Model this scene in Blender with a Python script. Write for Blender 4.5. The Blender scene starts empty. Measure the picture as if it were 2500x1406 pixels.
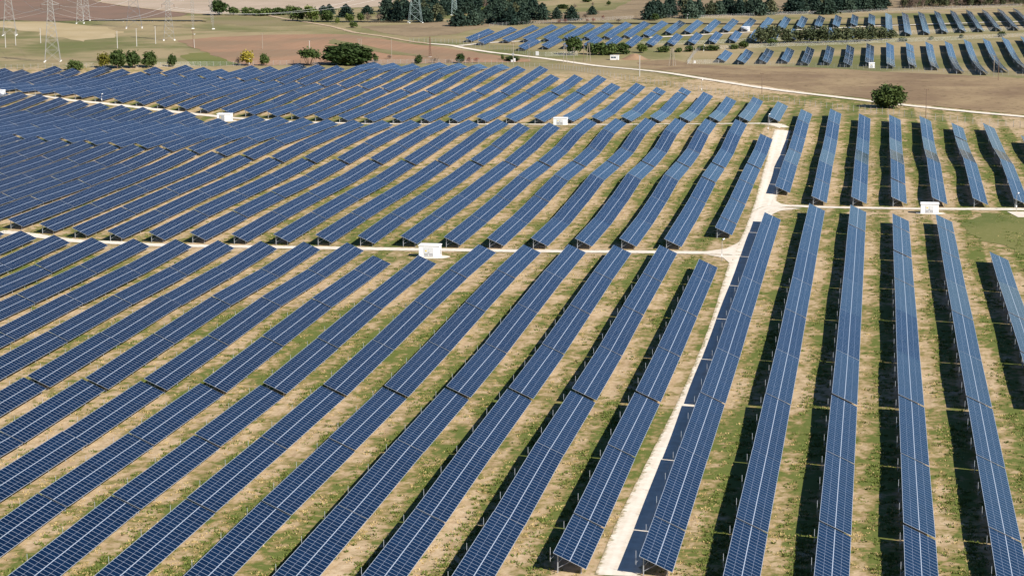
import bpy, bmesh, math, random, json
import numpy as np
from mathutils import Matrix, Vector
from mathutils.geometry import delaunay_2d_cdt

random.seed(7)
rng = np.random.default_rng(11)
scene = bpy.context.scene
col = scene.collection

# ----------------------------------------------------------------- measured layout of the place (metres)
DATA = json.loads(r'''{"CAM":{"loc":[35.242,-307.106,80.328],"mat":[[0.984734,-0.027649,0.171859],[0.173962,0.190932,-0.966065],[-0.006102,0.981214,0.192827]],"lens":72.124},"PITCH":9.988,"LT":32.684,"W":1.48,"UB":140.18,"UC":384.14,"UE":213.42,"WB":2.05,"TILT":24.42,"SH":[-0.0,-0.2,3.1,7.6,12.2,16.6,21.5,25.5,30.3,35.0,39.6,44.3,48.6,53.7,58.6,63.0,67.3],"RBF":{"gx":[-400.0,-370.0,-340.0,-310.0,-280.0,-250.0,-220.0,-190.0,-160.0,-130.0,-100.0,-70.0,-40.0,-10.0,20.0,50.0,80.0,110.0,140.0],"gy":[-150.0,-120.0,-90.0,-60.0,-30.0,0.0,30.0,60.0,90.0,120.0,150.0,180.0,210.0,240.0,270.0,300.0,330.0,360.0,390.0,420.0,450.0,480.0,510.0,540.0,570.0,600.0,630.0],"s":36.0,"w":[0.0,0.0,0.0,0.0,0.0,0.0,0.0,0.0,0.0,0.0,0.0,0.01,0.04,0.08,0.03,-0.0,0.0,0.0,0.0,0.0,0.0,0.0,0.0,0.0,0.0,-0.0,0.0,0.0,0.01,0.08,0.08,0.36,0.63,0.36,0.04,0.12,0.03,0.0,0.0,0.0,0.0,0.0,0.0,-0.0,-0.0,-0.0,-0.0,0.04,0.38,0.34,0.74,0.47,0.87,0.51,0.76,0.15,0.01,0.0,0.0,0.0,0.0,0.0,-0.0,-0.0,-0.0,-0.03,-0.17,-0.02,0.35,0.2,-0.22,0.4,0.55,0.99,0.17,0.01,0.0,0.0,0.0,0.0,-0.0,-0.0,-0.0,-0.0,-0.05,-0.27,-0.34,0.07,-0.03,1.06,0.24,0.42,0.3,0.01,-0.0,0.0,0.0,0.0,0.0,-0.0,-0.0,-0.0,-0.0,-0.01,0.11,0.25,-0.09,0.1,-0.23,0.37,1.04,0.66,0.16,0.01,0.0,0.0,0.0,0.0,-0.0,0.0,-0.0,-0.0,0.01,-0.06,-0.67,-0.16,-0.11,0.34,-0.28,-0.4,0.85,0.28,0.01,0.0,0.0,0.0,0.0,-0.0,-0.0,-0.0,-0.0,-0.13,-0.02,0.64,0.89,-0.21,0.15,0.58,1.21,0.12,-0.05,-0.0,0.0,0.0,0.0,-0.0,-0.0,-0.0,-0.03,-0.11,-0.27,-0.51,-0.73,-0.6,0.36,0.33,-0.69,0.43,0.03,-0.24,-0.02,0.0,0.0,0.0,-0.0,-0.0,-0.0,-0.1,-0.44,0.18,0.06,0.74,0.01,0.48,0.29,0.7,0.38,0.19,-0.28,-0.03,0.0,0.0,-0.0,-0.0,-0.0,-0.02,-0.05,0.26,-0.38,-0.31,-0.98,-0.02,-0.63,0.19,-0.11,-0.37,1.06,0.04,-0.01,0.0,0.0,0.0,-0.0,-0.0,-0.07,-0.45,0.4,-0.66,0.35,0.16,0.56,-0.37,0.24,0.53,0.76,0.22,0.01,-0.0,0.0,-0.0,0.0,0.0,0.0,-0.0,-0.29,-0.34,-0.05,-0.03,-0.28,-0.41,-0.21,-0.35,0.15,-0.06,-0.33,0.1,0.01,0.0,0.0,0.0,0.0,0.01,0.04,-0.15,-0.15,-0.15,-0.18,-0.35,-0.32,1.02,1.51,-1.63,-0.28,0.51,0.18,0.01,-0.0,-0.0,-0.0,-0.0,0.03,0.12,-0.63,-0.41,-0.02,-0.23,-0.06,0.0,-0.26,0.01,0.32,1.67,0.81,0.08,0.0,-0.0,-0.0,-0.0,-0.01,-0.03,0.22,0.09,0.31,0.55,-0.06,-0.05,-0.04,-0.5,-0.38,-0.23,-0.11,0.1,0.01,0.0,-0.0,-0.0,-0.0,-0.02,-0.07,-0.12,-0.18,-0.05,-0.11,0.08,0.07,0.18,0.25,0.78,-0.56,-0.35,0.2,0.05,0.0,-0.0,-0.0,-0.02,-0.17,-0.18,-0.21,-1.02,-0.41,-0.32,0.16,0.21,0.74,0.71,1.43,-1.05,-0.09,0.64,0.19,0.01,0.0,0.0,0.0,-0.23,-1.04,-0.57,-0.41,0.25,-0.31,-0.35,-0.57,-0.28,-0.19,-0.41,1.17,0.67,-0.18,0.12,0.01,-0.0,0.0,0.2,1.2,0.06,-0.33,-0.49,-0.73,-0.63,-0.02,0.0,-0.25,-0.27,-0.58,0.98,-0.3,-0.71,-0.02,0.0,-0.0,-0.01,0.0,0.72,0.09,0.06,0.46,-0.9,-0.04,-0.29,-0.72,-0.09,0.05,-0.21,-0.6,-0.51,-0.2,-0.01,0.0,0.0,-0.01,-0.15,-0.43,-0.59,-0.39,-0.16,0.23,-0.23,-0.52,-0.37,-0.23,-0.33,-0.03,-0.01,-0.07,-0.01,-0.0,0.0,0.0,0.01,-0.13,-0.33,-0.36,0.74,-1.06,-0.14,-0.51,-0.11,-0.23,-0.08,-0.17,-0.42,-0.03,0.0,-0.0,-0.0,-0.0,0.0,-0.0,-0.05,0.68,-1.23,-0.13,-0.03,-0.12,-0.2,-0.35,-0.62,-0.5,0.12,-0.07,-0.03,-0.0,0.0,0.0,-0.0,0.0,-0.0,0.17,1.47,-0.1,-1.04,0.3,0.18,0.61,0.47,0.6,-0.09,-0.04,0.01,-0.0,-0.0,-0.0,-0.0,-0.0,0.0,0.0,0.07,0.45,0.32,-0.05,0.16,-0.77,-0.45,-0.48,-0.1,0.18,0.01,0.0,0.0,-0.0,-0.0,-0.0,0.0,-0.0,0.0,0.0,0.03,0.05,0.05,0.15,-0.06,0.12,-0.47,-0.57,-0.04,0.0,0.0,0.0,0.0,0.0,-0.0,0.0]},"PL":{"main":[[7.1,-82.6],[7.1,-70.7],[7.1,-56.9],[8.0,-24.8],[8.5,9.9],[8.8,59.4],[8.2,98.8],[7.8,136.1],[8.3,169.9],[8.0,208.0],[7.2,255.0],[5.7,328.6],[5.3,366.6]],"near":[[-170.5,149.1],[-163.5,147.3],[-155.7,143.6],[-149.1,140.2],[-137.1,138.6],[-125.6,137.1],[-115.3,137.1],[-96.7,137.5],[-85.5,137.6],[-67.2,137.4],[-57.6,137.6],[-44.7,137.5],[-24.0,137.2],[-3.5,136.6],[2.8,136.9],[7.8,136.1]],"far":[[-302.6,449.2],[-293.8,452.3],[-282.8,448.6],[-271.2,440.5],[-260.6,436.7],[-250.0,432.6],[-230.2,423.3],[-219.9,417.3],[-204.1,408.9],[-191.2,400.5],[-178.8,395.5],[-168.3,389.6],[-158.3,387.5],[-139.2,385.0],[-114.8,384.5],[-88.0,382.7],[-54.7,378.0],[-37.6,380.8],[-17.2,383.8],[-2.1,384.6],[2.8,381.9],[5.5,373.0]],"right":[[8.1,198.8],[9.9,206.9],[13.3,211.0],[17.9,211.3],[22.0,210.5],[34.3,210.8],[46.4,210.0],[58.4,210.6],[72.4,211.5],[76.4,212.0]],"outer":[[-351.2,962.0],[-326.4,923.3],[-305.2,894.3],[-280.7,859.9],[-265.5,833.7],[-250.7,807.0],[-228.6,780.3],[-206.0,748.8],[-192.6,734.7],[-179.8,726.5],[-169.0,710.8],[-150.8,688.9],[-126.9,669.2],[-103.7,647.3],[-73.0,606.8],[-52.0,581.9],[-24.3,542.0],[7.2,503.3],[33.0,477.3],[46.5,465.6],[62.2,452.8],[86.9,432.6],[94.6,424.2]],"site":[[-174.8,724.9],[-165.7,742.0],[-155.4,752.9],[-129.2,771.4],[-106.3,778.9],[-81.7,793.0],[-55.8,814.4],[-15.1,845.9],[18.4,871.2],[47.2,891.5],[85.1,913.4],[119.4,930.9],[134.1,941.2]],"backtrack":[[42.1,1004.4],[64.9,1014.4],[88.0,1028.8],[127.8,1060.0]],"fieldtrack":[[-519.8,1105.1],[-498.6,1075.6],[-476.5,1047.5],[-456.5,1025.1],[-428.5,995.1],[-399.2,966.8],[-376.4,947.6]],"fence":[[-356.2,557.4],[-350.7,558.1],[-321.3,557.4],[-296.8,568.6],[-266.3,591.6],[-230.9,603.0],[-195.7,616.7],[-168.6,625.3],[-140.2,628.6],[-111.2,612.6],[-95.5,591.3],[-73.1,558.8],[-46.6,527.3],[-27.3,501.9],[-2.7,473.0],[19.9,448.5],[45.9,416.8],[65.4,403.2],[84.0,389.1],[91.3,381.1]],"fenceF":[[-205.0,743.5],[-191.6,741.5],[-172.6,735.6],[-162.9,727.2]],"fenceF2":[[-167.1,716.2],[-154.6,709.0],[-139.3,693.2],[-126.8,675.8],[-106.3,686.2]],"fenceFback":[[-184.8,861.2],[-142.5,905.8],[-97.7,943.4],[-72.8,943.5],[-25.3,978.8],[9.4,995.7],[49.8,1026.0],[129.2,1080.3]],"fenceFfront":[[-85.4,748.7],[-52.7,761.5],[-24.1,778.7],[13.5,802.9],[45.8,822.6],[70.0,837.6],[96.7,851.0],[119.5,864.9]],"fenceG":[[-51.4,650.0],[-36.4,658.1],[-17.2,654.9],[1.8,652.5],[24.4,639.9],[46.2,626.1],[72.4,610.3],[97.3,592.2],[103.8,587.5]],"fenceGback":[[-51.4,650.0],[-52.5,724.4],[-38.4,738.9],[-14.5,755.0],[14.3,768.6],[43.4,782.1],[68.7,792.0],[90.2,804.1],[116.4,819.8]]},"FD":{"ploughed_near":[[-331.1,740.1],[-319.3,765.0],[-297.8,785.5],[-263.2,795.0],[-251.1,793.1],[-244.3,784.6],[-226.0,765.9],[-202.8,733.1],[-187.0,720.0],[-167.8,698.4],[-149.5,678.4],[-127.9,658.6],[-126.0,647.3],[-145.8,637.8],[-178.0,624.2],[-195.9,617.6],[-216.4,606.7],[-248.5,596.9],[-262.3,615.8],[-291.6,667.7],[-313.8,708.0]],"green_strip":[[-251.5,760.1],[-230.1,729.0],[-210.1,700.3],[-189.8,675.9],[-178.9,663.5],[-175.5,652.8],[-195.9,667.1],[-222.3,698.2],[-245.6,729.7]],"ploughed_far":[[-645.2,1181.1],[-558.0,1186.2],[-507.9,1090.3],[-479.4,1047.3],[-454.8,1020.5],[-427.0,990.8],[-400.5,962.4],[-397.4,937.7],[-415.2,912.3],[-434.1,899.0],[-457.8,885.6],[-479.9,887.6],[-519.4,904.0]],"stubble_far":[[-561.0,1197.9],[-225.2,1217.3],[-237.5,1118.3],[-302.1,1045.4],[-328.2,1015.9],[-362.7,1000.0],[-383.1,959.5],[-400.6,971.0],[-430.1,999.5],[-457.3,1027.4],[-482.1,1054.4],[-509.8,1095.3]],"dry_meadow":[[-47.1,648.4],[-16.8,647.2],[9.5,643.7],[46.1,612.1],[96.5,579.1],[105.8,570.6],[95.4,434.6],[80.6,445.3],[59.5,461.7],[44.8,474.2],[29.5,487.2],[-3.4,524.8],[-36.4,565.6],[-70.5,619.2],[-75.5,662.3],[-61.3,676.3]],"scrub":[[-259.7,854.7],[-235.8,878.0],[-197.9,937.4],[-133.2,1025.6],[-137.1,1199.7],[166.6,1217.8],[146.6,1104.7],[49.9,1034.6],[-25.5,982.8],[-88.4,950.0],[-143.3,911.3],[-186.1,868.1],[-194.2,796.1],[-212.4,776.3],[-236.7,810.2]],"sand_patch":[[-508.2,885.3],[-476.7,880.2],[-454.8,878.2],[-432.5,861.5],[-401.9,828.6],[-382.5,790.4],[-375.6,759.7],[-380.1,729.6],[-400.4,751.3],[-431.9,792.5],[-492.0,849.3]],"green_patch":[[-299.6,661.4],[-289.9,662.6],[-268.0,633.4],[-253.9,608.0],[-259.0,593.2],[-270.9,593.7],[-285.0,617.8]],"green_right":[[56.6,183.6],[60.3,197.3],[64.1,204.3],[68.8,202.0],[74.0,205.8],[74.6,187.5],[71.1,152.6],[67.8,141.3],[63.2,153.0],[59.9,156.9],[56.8,166.6]],"green_far":[[-385.6,926.5],[-367.3,944.2],[-342.7,933.9],[-312.2,901.2],[-292.2,866.1],[-314.9,850.0],[-357.8,882.5]]},"TREES":[["shrub",-312.3,551.7,6.9,4.4],["yellow",-302.7,560.8,5.5,6.3],["round",-297.5,563.7,7.7,7.4],["round",-292.2,568.6,7.0,7.1],["round",-286.7,574.0,7.4,6.6],["round",-278.6,582.7,4.1,5.3],["yellow",-248.5,598.6,6.4,6.3],["round",-240.4,599.4,4.3,5.0],["umbrella",-220.1,601.7,10.1,6.9],["clump",-203.4,608.8,24.1,9.6],["round",-377.0,951.7,12.0,8.5],["round",-367.2,952.4,6.8,4.8],["hedge",-356.6,953.2,11.4,4.8],["hedge",-346.2,949.9,11.4,4.7],["hedge",-338.2,954.7,10.9,4.5],["hedge",-332.2,963.4,9.4,5.0],["round",-310.7,901.4,9.9,7.6],["lightround",-300.2,894.7,9.9,8.5],["pine",-311.6,965.0,6.8,5.3],["pine",-307.9,965.3,6.8,6.1],["round",-290.7,895.5,8.4,6.5],["lightround",-278.6,874.4,2.7,3.7],["round",-289.5,895.6,5.4,5.5],["pine",-310.7,977.7,5.3,4.8],["pine",-289.9,938.1,8.7,7.5],["lightround",-276.1,892.9,5.9,4.5],["round",-260.9,844.3,4.7,3.1],["round",-271.0,900.8,4.9,4.5],["pine",-283.5,967.2,7.3,5.3],["bare",-265.0,893.8,6.1,5.5],["bare",-260.8,905.4,5.4,4.5],["pine",-257.4,909.5,7.9,10.6],["pine",-249.8,906.3,8.4,11.1],["pine",-275.6,993.3,6.3,7.0],["pine",-248.2,925.6,8.5,10.2],["pine",-239.1,914.8,8.4,11.1],["pine",-230.3,900.4,7.4,8.5],["pine",-247.2,969.9,7.8,9.5],["pine",-240.0,966.3,8.3,9.5],["pine",-233.5,966.8,8.3,9.5],["pine",-222.7,901.0,4.2,5.0],["pine",-203.3,863.1,9.5,9.2],["pine",-231.2,979.5,7.3,9.0],["pine",-221.7,980.2,8.8,9.0],["pine",-196.3,870.7,8.6,8.3],["pine",-198.2,899.3,6.3,8.0],["lightround",-207.2,956.6,6.6,4.7],["bare",-212.9,997.9,5.8,8.1],["pine",-216.6,989.1,8.9,9.1],["pine",-204.8,981.5,10.4,9.5],["pine",-189.8,889.1,5.8,4.9],["pine",-182.2,882.5,8.2,9.3],["pine",-175.2,876.0,8.6,9.2],["pine",-169.5,883.6,8.6,8.8],["lightround",-179.4,942.8,6.5,6.2],["pine",-189.9,982.7,9.3,9.5],["bare",-206.4,1090.3,5.6,4.6],["pine",-171.6,927.9,6.0,9.6],["pine",-163.6,920.9,8.4,9.6],["pine",-156.8,932.9,6.0,6.6],["pine",-145.4,918.6,8.4,8.0],["pine",-140.6,974.0,5.4,5.2],["shrub",-168.7,1036.5,8.6,2.7],["bare",-160.6,1037.0,3.8,3.3],["red",-148.3,889.0,3.4,2.4],["red",-146.0,896.4,3.4,2.5],["red",-134.0,904.6,2.9,2.0],["red",-130.4,904.9,3.4,2.5],["red",-127.2,923.8,3.0,3.0],["bare",-139.9,938.1,4.5,2.8],["bare",-115.2,902.5,3.9,2.5],["bare",-152.8,1065.2,2.7,2.8],["shrub",-163.4,1113.1,6.8,2.9],["round",-143.4,1075.3,3.3,2.8],["pine",-99.7,929.8,8.9,10.0],["pine",-95.5,941.7,8.4,10.1],["pine",-91.9,949.7,6.5,9.7],["pine",-90.0,965.7,6.6,9.3],["round",-95.1,918.9,4.4,4.0],["pine",-99.9,973.0,6.1,8.3],["pine",-93.9,969.4,5.1,7.8],["bare",-88.6,978.0,7.7,7.3],["pine",-76.3,943.2,9.9,10.6],["pine",-72.7,959.1,7.5,10.7],["lightpine",-66.5,975.6,8.6,8.3],["pine",-61.2,976.0,6.6,8.3],["pine",-55.5,984.6,8.7,10.4],["pine",-48.9,977.0,8.6,9.8],["pine",-42.6,985.6,7.7,10.4],["pine",-36.8,973.9,9.6,9.3],["lightpine",-29.8,982.5,7.1,9.3],["pine",-19.2,999.8,8.7,8.4],["pine",-13.9,996.0,10.2,8.9],["pine",-2.4,1001.0,6.7,9.4],["pine",4.5,989.2,9.7,9.3],["pine",11.1,1010.4,7.7,9.5],["pine",17.2,1010.9,9.3,8.9],["pine",21.7,1019.7,7.8,8.5],["pine",27.3,1024.3,9.4,9.0],["pine",33.9,1033.5,8.9,8.5],["pine",39.7,1078.7,8.1,5.5],["red",51.0,1065.7,4.3,3.3],["round",-110.1,687.4,8.4,8.2],["round",-102.3,692.1,5.6,5.3],["shrub",-98.5,690.9,7.6,6.1],["shrub",-93.0,692.5,8.0,5.7],["shrub",-87.7,698.8,7.3,5.3],["lightround",-79.3,708.3,4.9,4.1],["shrub",-69.3,715.6,6.1,3.1],["shrub",-62.1,717.6,3.7,2.1],["shrub",-56.9,721.2,5.3,2.9],["shrub",-51.6,728.8,4.9,2.3],["shrub",-46.0,730.1,7.0,2.7],["round",-31.2,743.3,5.4,3.6],["shrub",-36.0,740.4,5.4,2.1],["willow",-23.9,766.4,9.8,7.4],["willow",-18.1,769.2,10.6,9.1],["willow",-11.1,772.2,9.8,7.4],["shrub",-17.6,759.4,5.9,3.4],["willow",-5.3,775.0,8.5,6.5],["willow",0.7,773.8,9.4,8.2],["willow",7.8,774.6,9.8,8.7],["willow",14.0,779.3,8.5,7.0],["willow",19.5,779.9,9.0,7.4],["willow",25.6,782.5,9.4,7.4],["willow",31.6,787.2,9.4,7.9],["willow",37.6,791.9,9.5,6.1],["willow",42.4,798.7,7.3,4.8],["shrub",48.5,786.5,4.3,2.0],["shrub",63.2,795.9,2.6,1.8],["shrub",78.9,805.7,2.6,1.8],["shrub",100.2,813.9,4.3,2.7],["bigbush",40.1,456.8,12.3,8.3],["shrub",-174.0,625.1,3.6,3.9],["bare",-167.3,628.5,5.0,2.9],["bare",-160.8,630.1,2.7,1.9],["round",-155.8,631.6,4.6,4.1],["red",-151.8,632.8,3.4,2.9],["red",-148.7,635.8,3.3,2.7],["bare",-253.0,599.5,3.4,3.8],["bare",-191.5,640.6,2.3,2.4],["shrub",-139.7,654.8,1.6,2.4],["shrub",-134.4,650.6,7.7,2.0],["shrub",-195.5,629.5,2.7,2.3],["pine",-277.2,994.4,8.8,9.4],["pine",-270.8,974.9,7.6,7.8],["lightpine",-265.8,975.4,8.3,9.3],["pine",-261.4,974.4,8.4,9.7],["pine",-261.0,979.0,8.6,8.0],["pine",-257.4,991.5,9.1,10.3],["pine",-254.4,995.1,9.4,8.7],["lightpine",-253.9,1008.1,7.4,7.9],["lightpine",-247.0,985.7,7.8,8.8],["pine",-244.2,987.7,8.7,10.3],["pine",-236.3,976.8,9.9,9.4],["pine",-232.1,972.6,9.5,9.0],["pine",-232.0,978.1,8.6,8.0],["pine",-227.3,984.5,7.1,9.9],["pine",-232.2,1014.2,9.4,10.4],["pine",-228.8,1025.6,9.3,8.4],["lightpine",-219.6,1005.9,10.1,8.2],["pine",-221.2,1026.8,7.6,8.7],["pine",-219.0,1026.4,9.8,8.3],["lightpine",-209.5,1012.2,8.4,9.0],["pine",-205.4,1004.6,8.8,10.6],["pine",-201.0,997.9,7.6,8.1],["lightpine",-198.2,1005.6,6.9,8.6],["pine",-195.8,1002.8,8.9,7.2],["pine",-189.9,1000.5,8.0,9.6],["pine",-192.4,1027.5,9.2,10.8],["pine",-183.0,1004.8,7.9,8.4],["pine",-103.3,985.3,7.6,8.2],["pine",-100.7,986.5,9.0,8.0],["pine",-95.0,1000.8,7.3,8.5],["pine",-93.4,997.4,7.8,9.9],["pine",-86.9,1004.4,7.8,9.3],["lightpine",-84.3,1002.2,7.1,8.8],["pine",-76.6,977.3,7.2,7.8],["lightpine",-63.9,992.0,7.7,7.3],["pine",-60.4,1014.8,7.9,8.5],["pine",-55.7,987.8,7.1,6.8],["lightpine",-49.0,985.6,8.0,10.2],["lightpine",-48.1,995.7,9.3,9.2],["pine",-44.4,1013.0,7.5,7.2],["pine",-38.7,993.7,6.8,10.1],["pine",-31.3,990.7,9.4,8.9],["pine",-18.0,1062.1,8.0,9.7],["pine",-13.8,1028.3,8.7,8.2],["pine",-8.3,1049.0,9.4,8.4],["pine",-5.0,1034.2,7.4,9.9],["lightpine",0.5,1034.3,6.9,9.3],["lightpine",0.9,1058.9,7.8,9.1],["pine",7.5,1036.9,6.9,7.2],["pine",9.7,1068.8,10.2,10.4],["pine",15.9,1058.0,8.0,8.4],["pine",20.6,1056.3,7.5,8.3],["pine",24.9,1040.8,8.1,7.3],["pine",28.4,1046.0,9.4,8.4],["lightpine",33.7,1054.1,8.1,8.9],["pine",37.1,1042.7,8.3,7.9],["pine",-249.9,954.4,8.0,8.3],["lightpine",-241.5,942.9,9.3,9.6],["pine",-241.3,953.0,9.1,9.2],["lightpine",-230.6,932.2,8.7,8.7],["pine",-232.4,958.5,7.1,9.6],["pine",-199.3,933.4,9.2,7.3],["pine",-191.8,933.2,9.0,9.0],["lightpine",-184.1,916.2,8.8,6.7],["pine",-180.9,911.4,6.7,9.1],["lightpine",-181.2,926.2,8.1,9.5],["pine",-177.0,929.4,8.3,9.3]],"POLES":[["concrete",-403.7,685.4,8.1],["concrete",-404.1,699.0,7.1],["concrete",-397.7,716.4,7.7],["concrete",-343.8,686.0,8.7],["concrete",-338.7,700.0,9.2],["concrete",-334.6,716.9,9.1],["wood",-305.9,692.6,8.9],["thin",-269.2,691.6,7.8],["concrete",-235.0,656.8,6.9],["hframe",-223.2,708.6,4.0],["thin",-191.0,642.8,9.3],["lattice",-175.5,657.3,9.8],["transformer",-132.9,645.2,8.8],["thin",-126.7,653.0,7.9],["aframe",-108.3,645.7,8.8],["cross",-101.7,628.5,8.6],["wood2",-100.6,653.2,8.9],["aframe",-98.6,655.6,8.7],["concrete2",-64.4,568.2,8.9],["tripod",-56.9,633.7,8.4],["thin",-48.8,650.8,8.4],["camera",-49.4,716.9,3.7],["brown",-8.5,499.3,8.2],["brown",52.7,418.8,9.9],["thin",84.5,588.0,8.7],["brown",85.2,565.9,9.0],["camera",-32.6,505.5,4.8],["camera",1.3,359.6,5.7],["camera",3.8,126.6,4.6],["camera",70.3,208.1,4.4],["camera",-255.8,436.6,2.9],["camera",-168.7,744.1,3.9],["camera",-56.8,823.3,4.1],["camera",-76.9,927.9,3.2],["camera",-246.8,597.1,2.9]],"PYL":[["lattice",0,-438.0,769.5,7.3],["lattice",1,-342.4,598.7,7.2],["lattice",0,-436.3,868.6,4.4],["lattice",0,-442.4,894.5,4.0],["delta",0,-389.2,833.2,9.0],["lattice",1,-336.2,742.5,5.7],["guyed",0,-352.4,829.5,1.9],["guyed",0,-339.4,827.2,1.9],["lattice",0,-235.6,892.6,7.8],["lattice",0,-226.5,963.3,3.6]],"KI":[["near",-60.4,126.7,4.6,2.8],["right",49.1,199.8,4.3,2.6],["farA",-69.5,376.4,4.6,2.5],["farB",-191.9,388.9,5.1,3.0],["edge",-298.0,438.0,3.2,2.6],["siteF",-36.7,839.7,4.8,2.5],["siteG",33.2,647.7,2.6,1.8],["hut",-87.6,665.4,3.9,1.8],["box",9.7,664.5,0.8,1.0],["cabinet",-127.3,680.1,1.4,1.8],["boxb",-48.6,656.6,0.8,1.0],["boxc",-132.4,645.4,0.8,1.6],["boxd",-133.4,644.0,0.7,1.0]],"JX":[5.6,10.2],"WOOD":[[51.4,1056.7],[146.6,1104.7]]}''')
P = DATA['PITCH']; LT = DATA['LT']; MW = 1.076
LF = 30 * MW                       # a full table: 30 module columns
LH = 15 * MW                       # a half table
TILT = math.radians(DATA['TILT']); SW = 4.25
CW = SW * math.cos(TILT); ZL = 0.8; ZH = ZL + SW * math.sin(TILT)

# ----------------------------------------------------------------- camera
cam = bpy.data.objects.new('camera', bpy.data.cameras.new('camera'))
col.objects.link(cam); scene.camera = cam
CP = Vector(DATA['CAM']['loc'])
M3 = Matrix(DATA['CAM']['mat'])
cam.matrix_world = Matrix.Translation(CP) @ M3.to_4x4()
cam.data.sensor_width = 36; cam.data.sensor_fit = 'HORIZONTAL'; cam.data.lens = DATA['CAM']['lens']
cam.data.clip_start = 1; cam.data.clip_end = 20000

# ----------------------------------------------------------------- sky, sun, exposure
SUN_EL, SUN_AZ = math.radians(36.5), (0.79, -0.61)       # direction towards the sun in plan
w = bpy.data.worlds.new('World'); scene.world = w; w.use_nodes = True
nt = w.node_tree
sky = nt.nodes.new('ShaderNodeTexSky'); sky.sky_type = 'NISHITA'; sky.sun_disc = False
sky.sun_elevation = SUN_EL; sky.sun_rotation = math.atan2(SUN_AZ[0], SUN_AZ[1])
sky.altitude = 150; sky.air_density = 1.0; sky.dust_density = 0.0; sky.ozone_density = 10.0
bg = nt.nodes['Background']; bg.inputs['Strength'].default_value = 0.062
nt.links.new(sky.outputs[0], bg.inputs[0])
sun = bpy.data.objects.new('sun', bpy.data.lights.new('sun', 'SUN')); col.objects.link(sun)
sun.data.energy = 5.0; sun.data.angle = math.radians(0.5); sun.data.color = (1, 0.945, 0.86)
sd = Vector((SUN_AZ[0] * math.cos(SUN_EL), SUN_AZ[1] * math.cos(SUN_EL), math.sin(SUN_EL)))
sun.rotation_euler = sd.to_track_quat('Z', 'Y').to_euler()
scene.view_settings.view_transform = 'Standard'; scene.view_settings.look = 'None'
scene.view_settings.exposure = 0.55; scene.view_settings.gamma = 1
scene.render.engine = 'CYCLES'; scene.cycles.max_bounces = 5

# ----------------------------------------------------------------- helpers
R = DATA['RBF']
GXg, GYg = [a.ravel() for a in np.meshgrid(np.array(R['gx']), np.array(R['gy']))]
WR = np.array(R['w'])
def hz(x, y):
    x = np.atleast_1d(np.asarray(x, float)); y = np.atleast_1d(np.asarray(y, float)); out = np.empty(len(x))
    for i in range(0, len(x), 4000):
        a = x[i:i+4000, None]; b = y[i:i+4000, None]
        out[i:i+4000] = np.exp(-((a-GXg)**2 + (b-GYg)**2) / R['s']**2) @ WR
    return out - 4.0 * np.exp(-(((x-60)/170)**2 + ((y-690)/90)**2))
def h1(x, y): return float(hz(x, y)[0])

def tag(o, label=None, cat=None, group=None, kind=None):
    if label: o['label'] = label
    if cat: o['category'] = cat
    if group: o['group'] = group
    if kind: o['kind'] = kind
    return o
def link(name, me, parent=None, loc=None):
    o = bpy.data.objects.new(name, me); col.objects.link(o)
    if parent is not None: o.parent = parent
    if loc is not None: o.location = loc
    return o
def empty(name, loc, rz=0.0):
    o = bpy.data.objects.new(name, None); col.objects.link(o); o.location = loc; o.rotation_euler = (0, 0, rz)
    o.empty_display_size = 0.5
    return o
def mesh(name, v, f, mats=(), mi=None, smooth=False):
    me = bpy.data.meshes.new(name); me.from_pydata([tuple(a) for a in v], [], [tuple(a) for a in f])
    for m in mats: me.materials.append(m)
    if mi is not None: me.polygons.foreach_set('material_index', mi)
    if smooth: me.polygons.foreach_set('use_smooth', [True] * len(me.polygons))
    me.update(); return me
class MB:
    def __init__(s): s.v = []; s.f = []; s.m = []
    def add(s, v, f, m=0):
        o = len(s.v); s.v += [tuple(a) for a in v]; s.f += [tuple(i + o for i in q) for q in f]; s.m += [m] * len(f); return s
    def box(s, x0, x1, y0, y1, z0, z1, m=0):
        v = [(x, y, z) for z in (z0, z1) for y in (y0, y1) for x in (x0, x1)]
        return s.add(v, [(0,2,3,1),(4,5,7,6),(0,1,5,4),(2,6,7,3),(0,4,6,2),(1,3,7,5)], m)
    def bar(s, a, b, r, n=4, m=0, r2=None):
        a = Vector(a); b = Vector(b); d = (b - a).normalized(); r2 = r if r2 is None else r2
        u = d.orthogonal().normalized(); w_ = d.cross(u)
        v = []
        for c, rr in ((a, r), (b, r2)):
            for k in range(n):
                t = 2 * math.pi * (k + .5) / n; v.append(c + u * math.cos(t) * rr + w_ * math.sin(t) * rr)
        f = [(k, (k+1) % n, n + (k+1) % n, n + k) for k in range(n)] + [tuple(range(n))[::-1], tuple(range(n, 2*n))]
        return s.add(v, f, m)
    def tube(s, pts, r, n=4, m=0):
        for a, b in zip(pts, pts[1:]): s.bar(a, b, r, n, m)
        return s
    def mesh(s, name, *mats): return mesh(name, s.v, s.f, mats, s.m)
    def build(s, name, mats, parent=None, loc=None):
        return link(name, s.mesh(name, *(mats if isinstance(mats, (list, tuple)) else [mats])), parent, loc)

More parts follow.
